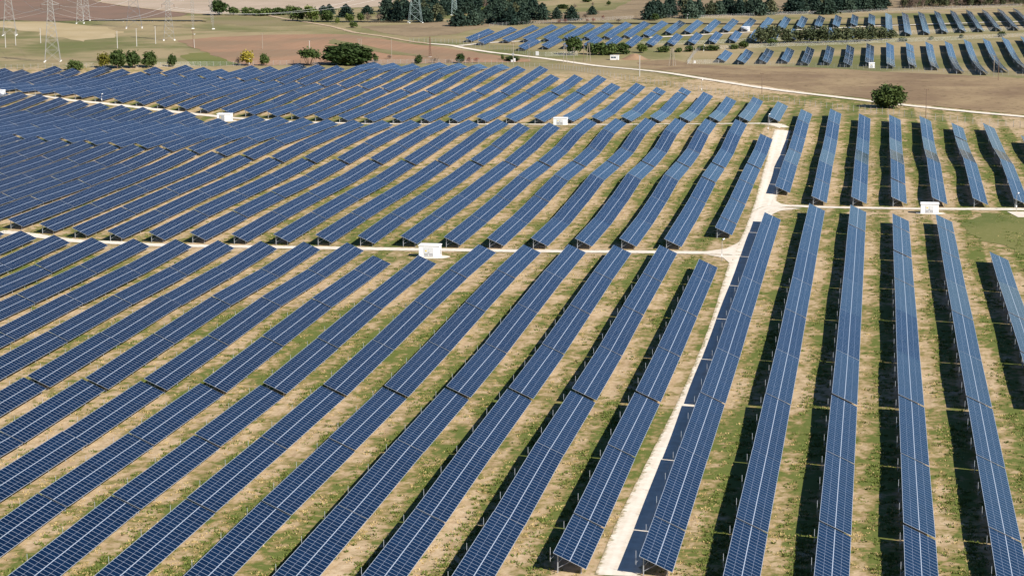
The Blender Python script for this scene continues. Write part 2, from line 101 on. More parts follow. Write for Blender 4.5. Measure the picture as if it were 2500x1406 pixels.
# ----------------------------------------------------------------- materials
class NT:
    def __init__(s, name):
        s.m = bpy.data.materials.new(name); s.m.use_nodes = True; s.t = s.m.node_tree
        s.b = s.t.nodes['Principled BSDF']
    def n(s, typ, **k):
        q = s.t.nodes.new('ShaderNode' + typ)
        for a, b in k.items(): setattr(q, a, b)
        return q
    def l(s, a, b): s.t.links.new(a, b)
    def val(s, sock, v):
        if hasattr(v, 'is_output') or hasattr(v, 'links'): s.l(v, sock)
        else: sock.default_value = v
    def math(s, op, a, b=0.0, c=None):
        q = s.n('Math', operation=op); s.val(q.inputs[0], a); s.val(q.inputs[1], b)
        if c is not None: s.val(q.inputs[2], c)
        return q.outputs[0]
    def mix(s, f, a, b):
        q = s.n('Mix', data_type='RGBA'); s.val(q.inputs[0], f); s.val(q.inputs[6], a if hasattr(a, 'links') else (*a, 1)); s.val(q.inputs[7], b if hasattr(b, 'links') else (*b, 1))
        return q.outputs[2]
    def noise(s, vec, scale, detail=4, rough=.6, dist=0.0):
        q = s.n('TexNoise'); q.inputs['Scale'].default_value = scale; q.inputs['Detail'].default_value = detail; q.inputs['Roughness'].default_value = rough; q.inputs['Distortion'].default_value = dist
        s.l(vec, q.inputs['Vector']); return q.outputs['Fac']
    def ramp(s, f, lo, hi):
        q = s.n('MapRange', clamp=True, interpolation_type='SMOOTHSTEP'); s.l(f, q.inputs[0]); q.inputs[1].default_value = lo; q.inputs[2].default_value = hi
        return q.outputs[0]
    def pos(s, sx=1, sy=1):
        g = s.n('NewGeometry'); q = s.n('Mapping'); q.inputs['Scale'].default_value = (sx, sy, 1); s.l(g.outputs['Position'], q.inputs[0]); return q.outputs[0]
    def xyz(s, v):
        q = s.n('SeparateXYZ'); s.l(v, q.inputs[0]); return q.outputs
def plain(name, c, rough=.6, metal=0.0, var=0.12, scale=1.5, spec=.4):
    k = NT(name); oc = k.n('TexCoord').outputs['Object']
    f = k.noise(oc, scale, 3)
    k.l(k.mix(f, [a * (1 - var) for a in c], [min(1, a * (1 + var)) for a in c]), k.b.inputs['Base Color'])
    k.b.inputs['Roughness'].default_value = rough; k.b.inputs['Metallic'].default_value = metal; k.b.inputs['Specular IOR Level'].default_value = spec
    return k.m

def panel_material():
    k = NT('solar_glass')
    u, v, _ = k.xyz(k.n('UVMap').outputs[0])
    m = k.math('DIVIDE', v, MW); fm = k.math('FRACT', m)
    e = k.math('MULTIPLY', k.math('MINIMUM', fm, k.math('SUBTRACT', 1.0, fm)), MW)
    def band(center, half): return k.math('LESS_THAN', k.math('ABSOLUTE', k.math('SUBTRACT', u, center)), half)
    line = k.math('LESS_THAN', e, 0.029)
    line = k.math('MAXIMUM', line, band(SW/2, .05))
    line = k.math('MAXIMUM', line, k.math('MAXIMUM', band(0.0, .045), band(SW, .045)))
    thin = k.math('MAXIMUM', band(SW * .25, .022), band(SW * .75, .022))
    wn = k.n('TexWhiteNoise', noise_dimensions='3D')
    cb = k.n('CombineXYZ'); k.l(k.math('FLOOR', m), cb.inputs[0]); k.l(k.math('FLOOR', k.math('DIVIDE', u, SW/2)), cb.inputs[1])
    oi = k.n('ObjectInfo'); k.l(k.math('MULTIPLY', oi.outputs['Random'], 97.0), cb.inputs[2])
    k.l(cb.outputs[0], wn.inputs[0])
    cell = k.mix(wn.outputs['Value'], (.0010, .0070, .024), (.0020, .0115, .036))
    # the white busbar grid between cells, too fine to resolve, as a faint weave
    g1 = k.math('LESS_THAN', k.math('FRACT', k.math('DIVIDE', v, MW/6)), .045)
    g2 = k.math('LESS_THAN', k.math('FRACT', k.math('DIVIDE', u, SW/48)), .045)
    cell = k.mix(k.math('MULTIPLY', k.math('MAXIMUM', g1, g2), .05), cell, (.2, .3, .5))
    c = k.mix(k.math('MULTIPLY', thin, .30), cell, (.5, .57, .70))
    c = k.mix(line, c, (.38, .43, .50))
    k.l(c, k.b.inputs['Base Color'])
    r = k.math('MULTIPLY_ADD', line, .25, .13); k.l(r, k.b.inputs['Roughness'])
    k.b.inputs['IOR'].default_value = 1.52; k.b.inputs['Specular Tint'].default_value = (.5, .8, 1, 1)
    return k.m

def ground_material():
    k = NT('ground_soil'); p = k.pos(); x, y, _ = k.xyz(p)
    n_big = k.noise(p, .016, 3); n_mid = k.noise(p, .10, 4, .6, .4); n_fine = k.noise(p, .9, 5, .68); n_vf = k.noise(p, 3.2, 3, .7)
    streak = k.noise(k.pos(.9, .12), 1.0, 4, .65)
    # position across a row: the strip in front of the low edge is washed bare, the middle of the alley is greener
    ph = k.math('FRACT', k.math('DIVIDE', x, P))
    alley = k.math('MULTIPLY', k.ramp(ph, .46, .72), k.math('SUBTRACT', 1.0, k.ramp(ph, .90, 1.0)))
    inside = k.math('LESS_THAN', y, 470.0)
    n_cl = k.noise(k.pos(1, .8), .42, 4, .62, .3)
    g = k.math('ADD', k.math('MULTIPLY', n_mid, .28), k.math('ADD', k.math('MULTIPLY', n_cl, .40), k.math('MULTIPLY', n_fine, .34)))
    g = k.math('ADD', g, k.math('MULTIPLY', k.math('SUBTRACT', n_big, .5), .4))
    g = k.math('ADD', g, k.math('MULTIPLY', k.math('MULTIPLY', alley, inside), .075))
    green = k.ramp(g, .535, .60)
    soil = k.mix(k.ramp(n_fine, .35, .7), (.42, .30, .17), (.61, .465, .30))
    soil = k.mix(k.math('MULTIPLY', k.ramp(streak, .5, .75), .55), soil, (.24, .15, .075))
    dry = k.mix(n_vf, (.33, .25, .10), (.19, .15, .055))
    gr = k.mix(n_vf, (.075, .10, .020), (.17, .19, .045))
    c = k.mix(k.ramp(g, .46, .55), soil, dry)
    c = k.mix(green, c, gr)
    # meadow beyond the fence
    far = k.ramp(y, 545, 600)
    fz = k.noise(p, .012, 5, .6, .6); fs = k.noise(k.pos(.25, .05), .35, 4, .6)
    mead = k.mix(k.ramp(fz, .38, .62), (.34, .265, .145), (.15, .155, .055))
    mead = k.mix(k.math('MULTIPLY', k.ramp(fs, .45, .75), .4), mead, (.22, .16, .09))
    mead = k.mix(k.math('MULTIPLY', k.ramp(n_fine, .5, .8), .45), mead, (.12, .115, .045))
    c = k.mix(far, c, mead)
    k.l(c, k.b.inputs['Base Color']); k.b.inputs['Roughness'].default_value = .95; k.b.inputs['Specular IOR Level'].default_value = .15
    bp = k.n('Bump'); bp.inputs['Strength'].default_value = .6; bp.inputs['Distance'].default_value = .12; k.l(n_fine, bp.inputs['Height']); k.l(bp.outputs[0], k.b.inputs['Normal'])
    return k.m

def field_material(name, a, b, c3=None, ang=0.0, fur=0.0, big=.02, amount=.5, fine=1.1):
    k = NT(name); p = k.pos()
    f1 = k.noise(p, big, 4, .55, .5); f2 = k.noise(p, fine, 4, .7)
    col_ = k.mix(k.ramp(f1, .35, .65), a, b)
    if c3: col_ = k.mix(k.math('MULTIPLY', k.ramp(f2, .5, .75), amount), col_, c3)
    if fur:
        mp = k.n('Mapping'); mp.inputs['Rotation'].default_value = (0, 0, ang); mp.inputs['Scale'].default_value = (1, .03, 1); k.l(k.n('NewGeometry').outputs['Position'], mp.inputs[0])
        f3 = k.noise(mp.outputs[0], .45, 3, .6)
        col_ = k.mix(k.math('MULTIPLY', k.ramp(f3, .42, .62), fur), col_, [q * .72 for q in a])
    k.l(col_, k.b.inputs['Base Color']); k.b.inputs['Roughness'].default_value = .95; k.b.inputs['Specular IOR Level'].default_value = .1
    return k.m

def road_material():
    k = NT('pale_gravel'); p = k.pos()
    f = k.noise(p, .5, 5, .65); g = k.noise(p, 6, 3, .7)
    c = k.mix(k.ramp(f, .3, .7), (.66, .57, .45), (.80, .72, .60))
    c = k.mix(k.math('MULTIPLY', k.ramp(g, .5, .8), .25), c, (.5, .42, .31))
    u, v, _ = k.xyz(k.n('UVMap').outputs[0]); au = k.math('ABSOLUTE', u)
    rut = k.math('SUBTRACT', 1.0, k.ramp(k.math('ABSOLUTE', k.math('SUBTRACT', au, .42)), .05, .22))
    c = k.mix(k.math('MULTIPLY', rut, .35), c, (.86, .79, .68))
    nv_ = k.noise(p, .8, 4, .7); edge = k.ramp(k.math('ADD', au, k.math('MULTIPLY', k.math('SUBTRACT', nv_, .5), .9)), .80, .98)
    ver = k.mix(k.ramp(k.noise(p, 1.6, 3), .45, .6), (.50, .38, .24), (.20, .18, .07))
    c = k.mix(k.math('MULTIPLY', edge, .85), c, ver)
    k.l(c, k.b.inputs['Base Color']); k.b.inputs['Roughness'].default_value = .95; k.b.inputs['Specular IOR Level'].default_value = .15
    return k.m

def leaf_material(name, a, b, trans=.25):
    k = NT(name)
    oi = k.n('ObjectInfo'); g = k.n('NewGeometry')
    f = k.noise(k.n('TexCoord').outputs['Object'], .8, 3, .7)
    f = k.math('ADD', k.math('MULTIPLY', f, .8), k.math('MULTIPLY', k.math('SUBTRACT', oi.outputs['Random'], .4), .45))
    k.l(k.mix(k.ramp(f, .2, .75), a, b), k.b.inputs['Base Color']); k.b.inputs['Roughness'].default_value = .7; k.b.inputs['Specular IOR Level'].default_value = .2
    return k.m

M = {}
M['glass'] = panel_material()
M['alu'] = plain('aluminium', (.58, .60, .64), .4, .5)
M['back'] = plain('white_backsheet', (.55, .56, .58), .7)
M['steel'] = plain('galvanised_steel', (.42, .44, .46), .5, .4)
M['rod'] = plain('pale_steel_rod', (.62, .65, .68), .4, .3)
M['ground'] = ground_material()
M['road'] = road_material()
M['track'] = plain('dirt_track', (.46, .345, .23), .95, 0, .2, .3, .1)
M['concrete'] = plain('pale_concrete', (.50, .475, .43), .9, 0, .15)
M['white'] = plain('white_render', (.80, .79, .77), .7, 0, .04)
M['door'] = plain('grey_door_paint', (.60, .60, .59), .6, 0, .05)
M['vent'] = plain('grey_louvre', (.34, .34, .34), .6)
M['yellow'] = plain('yellow_plate', (.75, .55, .05), .5)
M['wood'] = plain('weathered_wood', (.20, .135, .095), .9, 0, .25)
M['rust'] = plain('rusty_steel', (.17, .09, .06), .8, .1, .3)
M['greywood'] = plain('grey_wood', (.33, .28, .22), .9, 0, .2)
M['pylon'] = plain('pylon_steel_pale', (.36, .345, .315), .6, .2)
M['pylon_dark'] = plain('pylon_steel_dark', (.20, .20, .21), .6, .2)
M['pylon_green'] = plain('pylon_steel_green', (.33, .42, .40), .6, .2)
M['cable'] = plain('cable_aluminium', (.72, .71, .68), .4, .2)
M['ceramic'] = plain('brown_insulator', (.14, .07, .05), .3)
M['fencegrey'] = plain('fence_concrete', (.34, .33, .31), .8)
M['wire'] = plain('fence_wire', (.45, .45, .44), .5, .4)
M['bluewin'] = plain('window_glass', (.07, .10, .13), .15, 0, .05)
M['bark'] = plain('bark', (.13, .095, .07), .95, 0, .3)
M['grass'] = leaf_material('green_grass', (.09, .12, .022), (.20, .225, .05))
M['drygrass'] = leaf_material('dry_grass', (.34, .25, .09), (.50, .38, .18))
LEAF = {
 'round': leaf_material('leaf_green', (.035, .060, .015), (.10, .135, .035)),
 'lightround': leaf_material('leaf_light_green', (.07, .10, .022), (.15, .18, .045)),
 'yellow': leaf_material('leaf_yellow', (.14, .13, .02), (.34, .27, .04)),
 'pine': leaf_material('needle_dark', (.016, .034, .024), (.050, .078, .050)),
 'lightpine': leaf_material('needle_olive', (.05, .06, .03), (.105, .11, .055)),
 'willow': leaf_material('leaf_grey_green', (.045, .060, .026), (.12, .135, .065)),
 'red': leaf_material('leaf_red', (.15, .06, .045), (.30, .12, .09)),
 'bare': leaf_material('twig_brown', (.13, .095, .07), (.23, .17, .125)),
}

# ----------------------------------------------------------------- ground: one sheet out past the far hills
def axis(a, b, s, A, B, S0):
    c = list(np.arange(a, b + .1, s)); st = s
    lo, hi = [c[0]], [c[-1]]
    while lo[-1] > A: st = min(st * 1.18, S0); lo.append(lo[-1] - st)
    st = s
    while hi[-1] < B: st = min(st * 1.18, S0); hi.append(hi[-1] + st)
    return np.array(lo[::-1][:-1] + c + hi[1:])
gx = axis(-440, 180, 4, -5000, 5000, 400); gy = axis(-130, 470, 4, -600, 9000, 400)
gy = np.concatenate([gy[gy <= 470], np.arange(478, 900, 8), axis(908, 1200, 16, 906, 9000, 400)])
X, Y = np.meshgrid(gx, gy); Z = hz(X.ravel(), Y.ravel())
nv = np.column_stack([X.ravel(), Y.ravel(), Z]); nx, ny = len(gx), len(gy)
ii = np.arange((ny-1) * (nx-1)); r_, c_ = ii // (nx-1), ii % (nx-1); b0 = r_ * nx + c_
me = bpy.data.meshes.new('ground'); me.vertices.add(len(nv)); me.vertices.foreach_set('co', nv.ravel())
q = np.column_stack([b0, b0+1, b0+nx+1, b0+nx]); me.loops.add(q.size); me.loops.foreach_set('vertex_index', q.ravel())
me.polygons.add(len(q)); me.polygons.foreach_set('loop_start', np.arange(len(q)) * 4)
me.materials.append(M['ground']); me.update(); me.validate()
me.polygons.foreach_set('use_smooth', [True] * len(q))
tag(link('ground', me), kind='structure')

def catmull(pts, step):
    p = [Vector((a, b)) for a, b in pts]; p = [2*p[0]-p[1]] + p + [2*p[-1]-p[-2]]; out = []
    for i in range(1, len(p) - 2):
        n = max(1, int((p[i+1]-p[i]).length / step))
        for k in range(n):
            t = k / n; a, b, c, d = p[i-1], p[i], p[i+1], p[i+2]
            out.append(.5 * ((2*b) + (c-a)*t + (2*a-5*b+4*c-d)*t*t + (3*b-a-3*c+d)*t**3))
    out.append(p[-2]); return out
def road(name, pts, wd, lift, step=2.5, rag=.25, mat='road'):
    c = catmull(pts, step); n = len(c); v = []; f = []; K = 6
    for i, q in enumerate(c):
        t = (c[min(i+1, n-1)] - c[max(i-1, 0)]).normalized(); nn = Vector((t.y, -t.x))
        a = wd/2 + random.uniform(-rag, rag); b = wd/2 + random.uniform(-rag, rag)
        for k in range(K+1): o = -a + (a+b) * k / K; s = q + nn * o; v.append((s.x, s.y))
    z = hz([a[0] for a in v], [a[1] for a in v]) + lift
    f = [(i*(K+1)+k, i*(K+1)+k+1, (i+1)*(K+1)+k+1, (i+1)*(K+1)+k) for i in range(n-1) for k in range(K)]
    f = [g[::-1] for g in f]
    me = mesh(name, [(a[0], a[1], zz) for a, zz in zip(v, z)], f, [M[mat]])
    uv = me.uv_layers.new(name='UVMap')
    for lp in me.loops: uv.data[lp.index].uv = ((lp.vertex_index % (K+1)) / K * 2 - 1, lp.vertex_index // (K+1) * step)
    return tag(link(name, me), kind='structure')
def sheet(name, poly, lift, mat, seg=9.0, grid=13.0, jit=1.2):
    b = []
    for (x0, y0), (x1, y1) in zip(poly, poly[1:] + poly[:1]):
        L_ = math.hypot(x1-x0, y1-y0); n = max(1, int(L_/seg))
        for k in range(n):
            t = k/n; b.append((x0+(x1-x0)*t + random.uniform(-jit, jit), y0+(y1-y0)*t + random.uniform(-jit, jit)))
    xs = [a[0] for a in b]; ys = [a[1] for a in b]; pts = list(b)
    def inside(px, py):
        c = False; j = len(b) - 1
        for i in range(len(b)):
            if (b[i][1] > py) != (b[j][1] > py) and px < (b[j][0]-b[i][0]) * (py-b[i][1]) / (b[j][1]-b[i][1]) + b[i][0]: c = not c
            j = i
        return c
    area = (max(xs)-min(xs)) * (max(ys)-min(ys)); g = max(grid, math.sqrt(area/2500))
    for px in np.arange(min(xs), max(xs), g):
        for py in np.arange(min(ys), max(ys), g):
            if inside(px, py): pts.append((px, py))
    ne = len(b)
    r = delaunay_2d_cdt([Vector(a) for a in pts], [(i, (i+1) % ne) for i in range(ne)], [], 1, 0.01)
    vv = r[0]; z = hz([a.x for a in vv], [a.y for a in vv]) + lift
    fs = []
    for t in r[2]:
        cx = sum(vv[i].x for i in t)/len(t); cy = sum(vv[i].y for i in t)/len(t)
        if inside(cx, cy): fs.append(tuple(t))
    return tag(link(name, mesh(name, [(a.x, a.y, zz) for a, zz in zip(vv, z)], fs, [mat])), kind='structure')

F = DATA['FD']
m_pl = field_material('ploughed_soil', (.36, .215, .13), (.27, .185, .115), (.20, .15, .085), 1.25, .35)
m_pf = field_material('ploughed_soil_far', (.24, .155, .11), (.20, .14, .10), (.16, .11, .075), 1.3, .35)
m_st = field_material('stubble', (.47, .37, .275), (.40, .315, .225), (.33, .25, .17), 1.3, .3)
m_md = field_material('dry_grassland', (.22, .15, .09), (.33, .24, .135), (.12, .085, .045), 0, 0, .025, .85, .32)
m_sc = field_material('scrub_soil', (.29, .215, .13), (.22, .165, .10), (.11, .095, .05), 0, 0, .03, .85, .25)
m_gs = field_material('winter_crop', (.19, .175, .075), (.25, .20, .11), (.15, .15, .06))
m_sp = field_material('straw_grass', (.48, .38, .23), (.40, .31, .17), (.30, .24, .12))
m_gp = field_material('fresh_grass', (.095, .125, .03), (.17, .17, .055), (.33, .26, .12))
sheet('stubble_field', F['stubble_far'], .06, m_st); sheet('ploughed_field', F['ploughed_far'], .10, m_pf)
sheet('scrub_land', F['scrub'], .05, m_sc); sheet('ploughed_field', F['ploughed_near'], .07, m_pl)
sheet('crop_strip', F['green_strip'], .12, m_gs); sheet('dry_meadow', F['dry_meadow'], .05, m_md)
sheet('straw_patch', F['sand_patch'], .06, m_sp, jit=4); sheet('grass_patch', F['green_patch'], .06, m_gp, jit=3); sheet('grass_patch', F['green_right'], .045, m_gp, jit=1.5, seg=3, grid=5); sheet('grass_patch', F['green_far'], .05, m_gs, jit=5)

L = DATA['PL']
road('gravel_road', [(a+.35, b) for a, b in L['main']], 5.4, .050, rag=.07); road('gravel_road', L['near'], 4.2, .060, rag=.1); road('gravel_road', L['far'], 4.6, .062, rag=.1)
road('gravel_road', L['right'], 4.2, .064, rag=.1); road('outer_gravel_road', L['outer'][8:], 4.4, .20, rag=.25); road('field_track', L['outer'][:9], 3.4, .19, rag=.5, mat='track'); road('site_road', L['site'], 4.4, .22, rag=.4)
road('back_track', L['backtrack'], 3.4, .16, rag=.5, mat='track'); road('field_track', L['fieldtrack'], 2.6, .2, rag=.6, mat='track')
# flared road junctions and gravel pads
def fan(name, pts, lift, mat='road'):
    z = hz([a[0] for a in pts], [a[1] for a in pts]) + lift
    cx = sum(a[0] for a in pts)/len(pts); cy = sum(a[1] for a in pts)/len(pts)
    v = [(cx, cy, h1(cx, cy) + lift)] + [(a[0], a[1], zz) for a, zz in zip(pts, z)]; n = len(pts)
    me = mesh(name, v, [(0, 1+i, 1+(i+1) % n) for i in range(n)], [M[mat]])
    bm = bmesh.new(); bm.from_mesh(me); bmesh.ops.recalc_face_normals(bm, faces=bm.faces)
    if bm.faces[0].normal.z < 0: bmesh.ops.reverse_faces(bm, faces=bm.faces)
    bm.to_mesh(me); bm.free()
    return tag(link(name, me), kind='structure')
def fillet(cx, cy, sx, sy, r, lift, ry=None):
    ry = ry or r
    pts = [(cx, cy)]
    for k in range(9):
        t = k/8 * math.pi/2; pts.append((cx + sx*r*(1-math.sin(t)), cy + sy*ry*(1-math.cos(t))))
    fan('junction_gravel', pts, lift)
xl, xr = DATA['JX']
fillet(xl+.3, 137.8, -1, 1, 7, .068, 14); fillet(xl+.3, 134.0, -1, -1, 6, .070, 11)
fillet(xr-.3, 210.5, 1, 1, 7, .072, 12); fillet(xr-.3, 206.8, 1, -1, 8, .074, 18)
fillet(4.6, 379.5, -1, -1, 6, .076, 9)

# ----------------------------------------------------------------- solar tables
def panel_mesh(n):
    Lx = n * MW; t = .045; nx_, nz_ = math.sin(TILT), math.cos(TILT)
    x0, z0, x1, z1 = -CW/2, ZH, CW/2, ZL
    v = []
    for y in (-Lx/2, Lx/2):
        v += [(x0, y, z0), (x1, y, z1), (x1 - nx_*t, y, z1 - nz_*t), (x0 - nx_*t, y, z0 - nz_*t)]
    f = [(0, 1, 5, 4), (2, 3, 7, 6), (1, 2, 6, 5), (3, 0, 4, 7), (0, 3, 2, 1), (4, 5, 6, 7)]
    me = mesh('panel_bed', v, f, [M['glass'], M['back'], M['alu']], [0, 1, 2, 2, 2, 2])
    uv = me.uv_layers.new(name='UVMap')
    for k, c in zip(me.polygons[0].loop_indices, [(0, 0), (SW, 0), (SW, Lx), (0, Lx)]): uv.data[k].uv = c
    return me
def px_(d): return -CW/2 + d * math.cos(TILT)          # across, at slope distance d from the high edge
def pz_(d, off=0): return ZH - d * math.sin(TILT) - off
def frames(n):
    Lx = n * MW; k = 6 if n == 30 else 4
    return [-Lx/2 + .65 + (Lx - 1.3) * i/(k-1) for i in range(k)]
def support_mb(n, legs=False):
    b = MB(); Lx = n * MW
    for y in frames(n):
        b.bar((px_(.25), y, pz_(.25, .17)), (px_(SW-.25), y, pz_(SW-.25, .17)), .06)
        b.bar((-CW/2 + .45, y, .55), (px_(2.2), y, pz_(2.2, .18)), .035)
        b.bar((-CW/2 + .45, y, 1.1), (px_(1.2), y, pz_(1.2, .18)), .03)
        if legs:
            b.box(-CW/2+.39, -CW/2+.51, y-.05, y+.05, -.6, pz_(.45, .16)); b.box(-CW/2+3.14, -CW/2+3.26, y-.05, y+.05, -.6, pz_(3.5, .16))
    for d in (.5, 1.6, 2.65, 3.75): b.bar((px_(d), -Lx/2+.05, pz_(d, .085)), (px_(d), Lx/2-.05, pz_(d, .085)), .04)
    return b
me_leg_b = MB().box(-.06, .06, -.05, .05, -.6, pz_(.5, .17)).mesh('leg', M['steel'])
me_leg_f = MB().box(-.06, .06, -.05, .05, -.6, pz_(3.5, .17)).mesh('leg', M['steel'])
me_rod = MB().bar((0, 0, 1.35), (0, 0, 3.05), .024, 5).bar((0, 0, 1.6), (.42, 0, 2.0), .02).mesh('lightning_rod', M['rod'])
RES = {}
for n in (30, 15):
    RES[n] = dict(panel=panel_mesh(n), sup=support_mb(n).mesh('support_frame', M['steel']), supl=support_mb(n, True).mesh('support_frame', M['steel']))
RODS = {30: [-9.6, 1.1, 11.6], 15: [-7.6, 3.0]}

ORD = ['zeroth','first','second','third','fourth','fifth','sixth','seventh','eighth','ninth','tenth','eleventh','twelfth','thirteenth','fourteenth','fifteenth','sixteenth','seventeenth','eighteenth','nineteenth']
def ordw(n):
    if n > 100: return 'hundred-and-' + ordw(n - 100)
    if n == 100: return 'hundredth'
    if n < 20: return ORD[n]
    t = ['', '', 'twent', 'thirt', 'fort', 'fift', 'sixt', 'sevent', 'eight', 'ninet'][n // 10]
    return t + ('ieth' if n % 10 == 0 else 'y-' + ORD[n % 10])
W, UB, UC, UE, WB, SH = [DATA[k] for k in ('W', 'UB', 'UC', 'UE', 'WB', 'SH')]
def shift(n):
    k = -13 - n
    if k <= 0: return 0.0
    return SH[k] if k < len(SH) else SH[-1] + 4.4 * (k - len(SH) + 1)
tabs = []                                              # x of the high edge, y start, modules, block, row number from the road, place from the cross road
def run(block, rown, x, start, parts, first=1, gap=None):
    """parts: list of 1 / .5; tables laid one after another away from the camera"""
    y = start; k = first
    for i, p_ in enumerate(parts):
        if gap and i == gap[0]: y += gap[1]
        n = 30 if p_ == 1 else 15
        tabs.append([x, y, n, block, rown, k]); k += 1
        y += n * MW + (LT - LF)
for n in range(-34, 7):
    x = n * P
    s = max(0.0, shift(n) - 1.0) if n < -14 else 0.0
    # blocks beside the camera: below (A left, D right)
    up = [1, 1, 1, 1] if n <= 0 else {1: [1]*5+[.5], 2: [1]*6, 3: [1]*6, 4: [1]*5+[.5], 5: [1]*5+[.5], 6: [1]*4}[n]
    if n in (-7, -6, 0): up = [1, 1, 1, .5]
    blk = 'A' if n <= 0 else 'D'; rn = 1 - n if n <= 0 else n
    m = len(up); y = s
    for i, p_ in enumerate(up):
        tabs.append([x, y, 30 if p_ == 1 else 15, blk, rn, m - i]); y += (30 if p_ == 1 else 15) * MW + LT - LF
    y = -W
    for i in range(4):
        half = (n in (0, 1) and i == 2)
        if n in (0, 1) and i == 3: break
        nm = 15 if half else 30
        y -= nm * MW + LT - LF
        tabs.append([x, y + (LT - LF), nm, blk, rn, m + 1 + i])
for n in range(-44, 1):
    x = n * P; s = shift(n)
    if n == 0: run('B', 1, x, UB + LT/2, [.5, 1, 1, 1, 1, 1], 1, (4, WB))
    else: run('B', 1 - n, x, UB + s, [1]*4 + ([1, 1, .5] if n in (-7, -8, -19, -20) else [1, 1, 1]), 1, (4, WB))
CT = {0: 2, -1: 2.5, -2: 2.5, -3: 3, -4: 3.5, -5: 3.5, -6: 4, -7: 4, -8: 5, -9: 5, -10: 5, -11: 6, -12: 6, -13: 6.5, -14: 6.5, -15: 6.5, -16: 6.5, -17: 6, -18: 6, -19: 6, -20: 5, -21: 5, -22: 5, -23: 4.5, -24: 4.5, -25: 4, -26: 4, -27: 4, -28: 3.5, -29: 3, -30: 3, -31: 2.5, -32: 2.5, -33: 2, -34: 2}
for n in range(-50, 1):
    t = CT.get(n, 1.5)
    run('C', 1 - n, n * P, UC + shift(n), [1]*int(t) + ([.5] if t % 1 else []), 1, (3, 2.0))
for n, t in {1: 6, 2: 6, 3: 5.5, 4: 5.5, 5: 5.5, 6: 5, 7: 5, 8: 4, 9: 4, 10: 3}.items():
    if n == 1: run('E', n, n * P, UE + LT/2, [.5, 1, 1, 1, 1, 1])
    else: run('E', n, n * P, UE, [1]*int(t) + ([.5] if t % 1 else []))
GT = [(711, 1.5), (718, 2), (725, 2), (731, 2), (737, 2.5), (743, 2.5), (747, 3), (755, 3), (758, 3.5), (761, 3.5), (764, 4), (768, 5), (776, 5.5), (780, 5), (787, 5.5), (793, 6), (799, 6)]
for k, (top, t) in enumerate(GT):
    Lr = t * LT; run('G', k + 1, (-3.84 + .979 * k) * P, top - Lr, ([.5] if t % 1 else []) + [1]*int(t))
for k in range(31):
    idx = -17.62 + .982 * k
    top = 811 if k == 0 else 827 if k == 1 else np.interp(idx, [-15.7, -12.7, -9.8, -5.9, -2.9, 1, 4, 8, 12], [842, 861, 879, 902, 925, 949, 969, 999, 1024])
    t = 2 if k == 0 else 3 if k < 10 else 2.5 if k < 22 else 5
    run('F', k + 1, idx * P, top - t * LT - (2 if k < 22 and k > 9 else 0), ([1]*int(t) + ([.5] if t % 1 else [])))
for k in range(18):
    idx = -14.05 + k
    bot = np.interp(idx, [-14, -13, -9, -3, 3], [701, 712, 730, 773, 800]); run('H', k + 1, idx * P, bot, [.5, 1] if k % 3 else [1, .5])

MI = M3.transposed()
def proj(pts):
    out = []
    for q in pts:
        d = MI @ (Vector(q) - CP)
        if d.z > -1: return None
        out.append((.5 + d.x / -d.z * cam.data.lens / 36, .5 * 575/1024 + d.y / -d.z * cam.data.lens / 36))
    return out
def clip_area(poly):
    for ax, lim, sg in ((0, 0, 1), (0, 1, -1), (1, 0, 1), (1, 575/1024, -1)):
        o = []
        for i, a in enumerate(poly):
            b = poly[i-1]; ia = sg*(a[ax]-lim) >= 0; ib = sg*(b[ax]-lim) >= 0
            if ia != ib: t = (lim-b[ax])/(a[ax]-b[ax]); o.append((b[0]+(a[0]-b[0])*t, b[1]+(a[1]-b[1])*t))
            if ia: o.append(a)
        poly = o
        if not poly: return 0
    return abs(sum(a[0]*b[1]-b[0]*a[1] for a, b in zip(poly, poly[1:]+poly[:1])))/2
xs = np.array([t[0] + CW/2 for t in tabs]); y0 = np.array([t[1] for t in tabs]); y1 = np.array([t[1] + t[2]*MW for t in tabs])
ha, hb = hz(xs, y0), hz(xs, y1)
keep = []
for i, t in enumerate(tabs):
    a = t[0]; b = a + CW
    q = proj([(a, y0[i], ha[i]+ZH), (b, y0[i], ha[i]+ZL), (b, y1[i], hb[i]+ZL), (a, y1[i], hb[i]+ZH)])
    if not q: continue
    ar = clip_area(q)
    mx = sum(p_[0] for p_ in q)/4; my = sum(p_[1] for p_ in q)/4
    if ar > 1e-7 or (-.05 < mx < 1.03 and -.05 < my < .6): keep.append((ar, i))
keep.sort(reverse=True)
BL = {'A': ('left of the white road', 'the near cross road'), 'D': ('right of the white road', 'the right cross road'), 'B': ('left of the white road', 'the near cross road'),
      'E': ('right of the white road', 'the right cross road'), 'C': ('from the right', 'the far kiosk road'),
      'G': ('from the left', ''), 'F': ('from the left', ''), 'H': ('from the left', '')}
def table_label(t):
    x, y, n, b, r, k = t; a, road_ = BL[b]; s = 'short solar table' if n == 15 else 'solar table'
    if b in 'AD': return f"{s}, {ordw(k)} before {road_}, {ordw(r)} row {a}"
    if b in 'BEC': return f"{s}, {ordw(k)} beyond {road_}, {ordw(r)} row {a}"
    where = {'G': 'separate site across the dry meadow', 'F': 'farthest site', 'H': 'far site behind the hedge'}[b]
    return f"{s}, {ordw(k)} in {ordw(r)} row {a} of {where}"
far = MB(); far_uv = []
nearn = 0
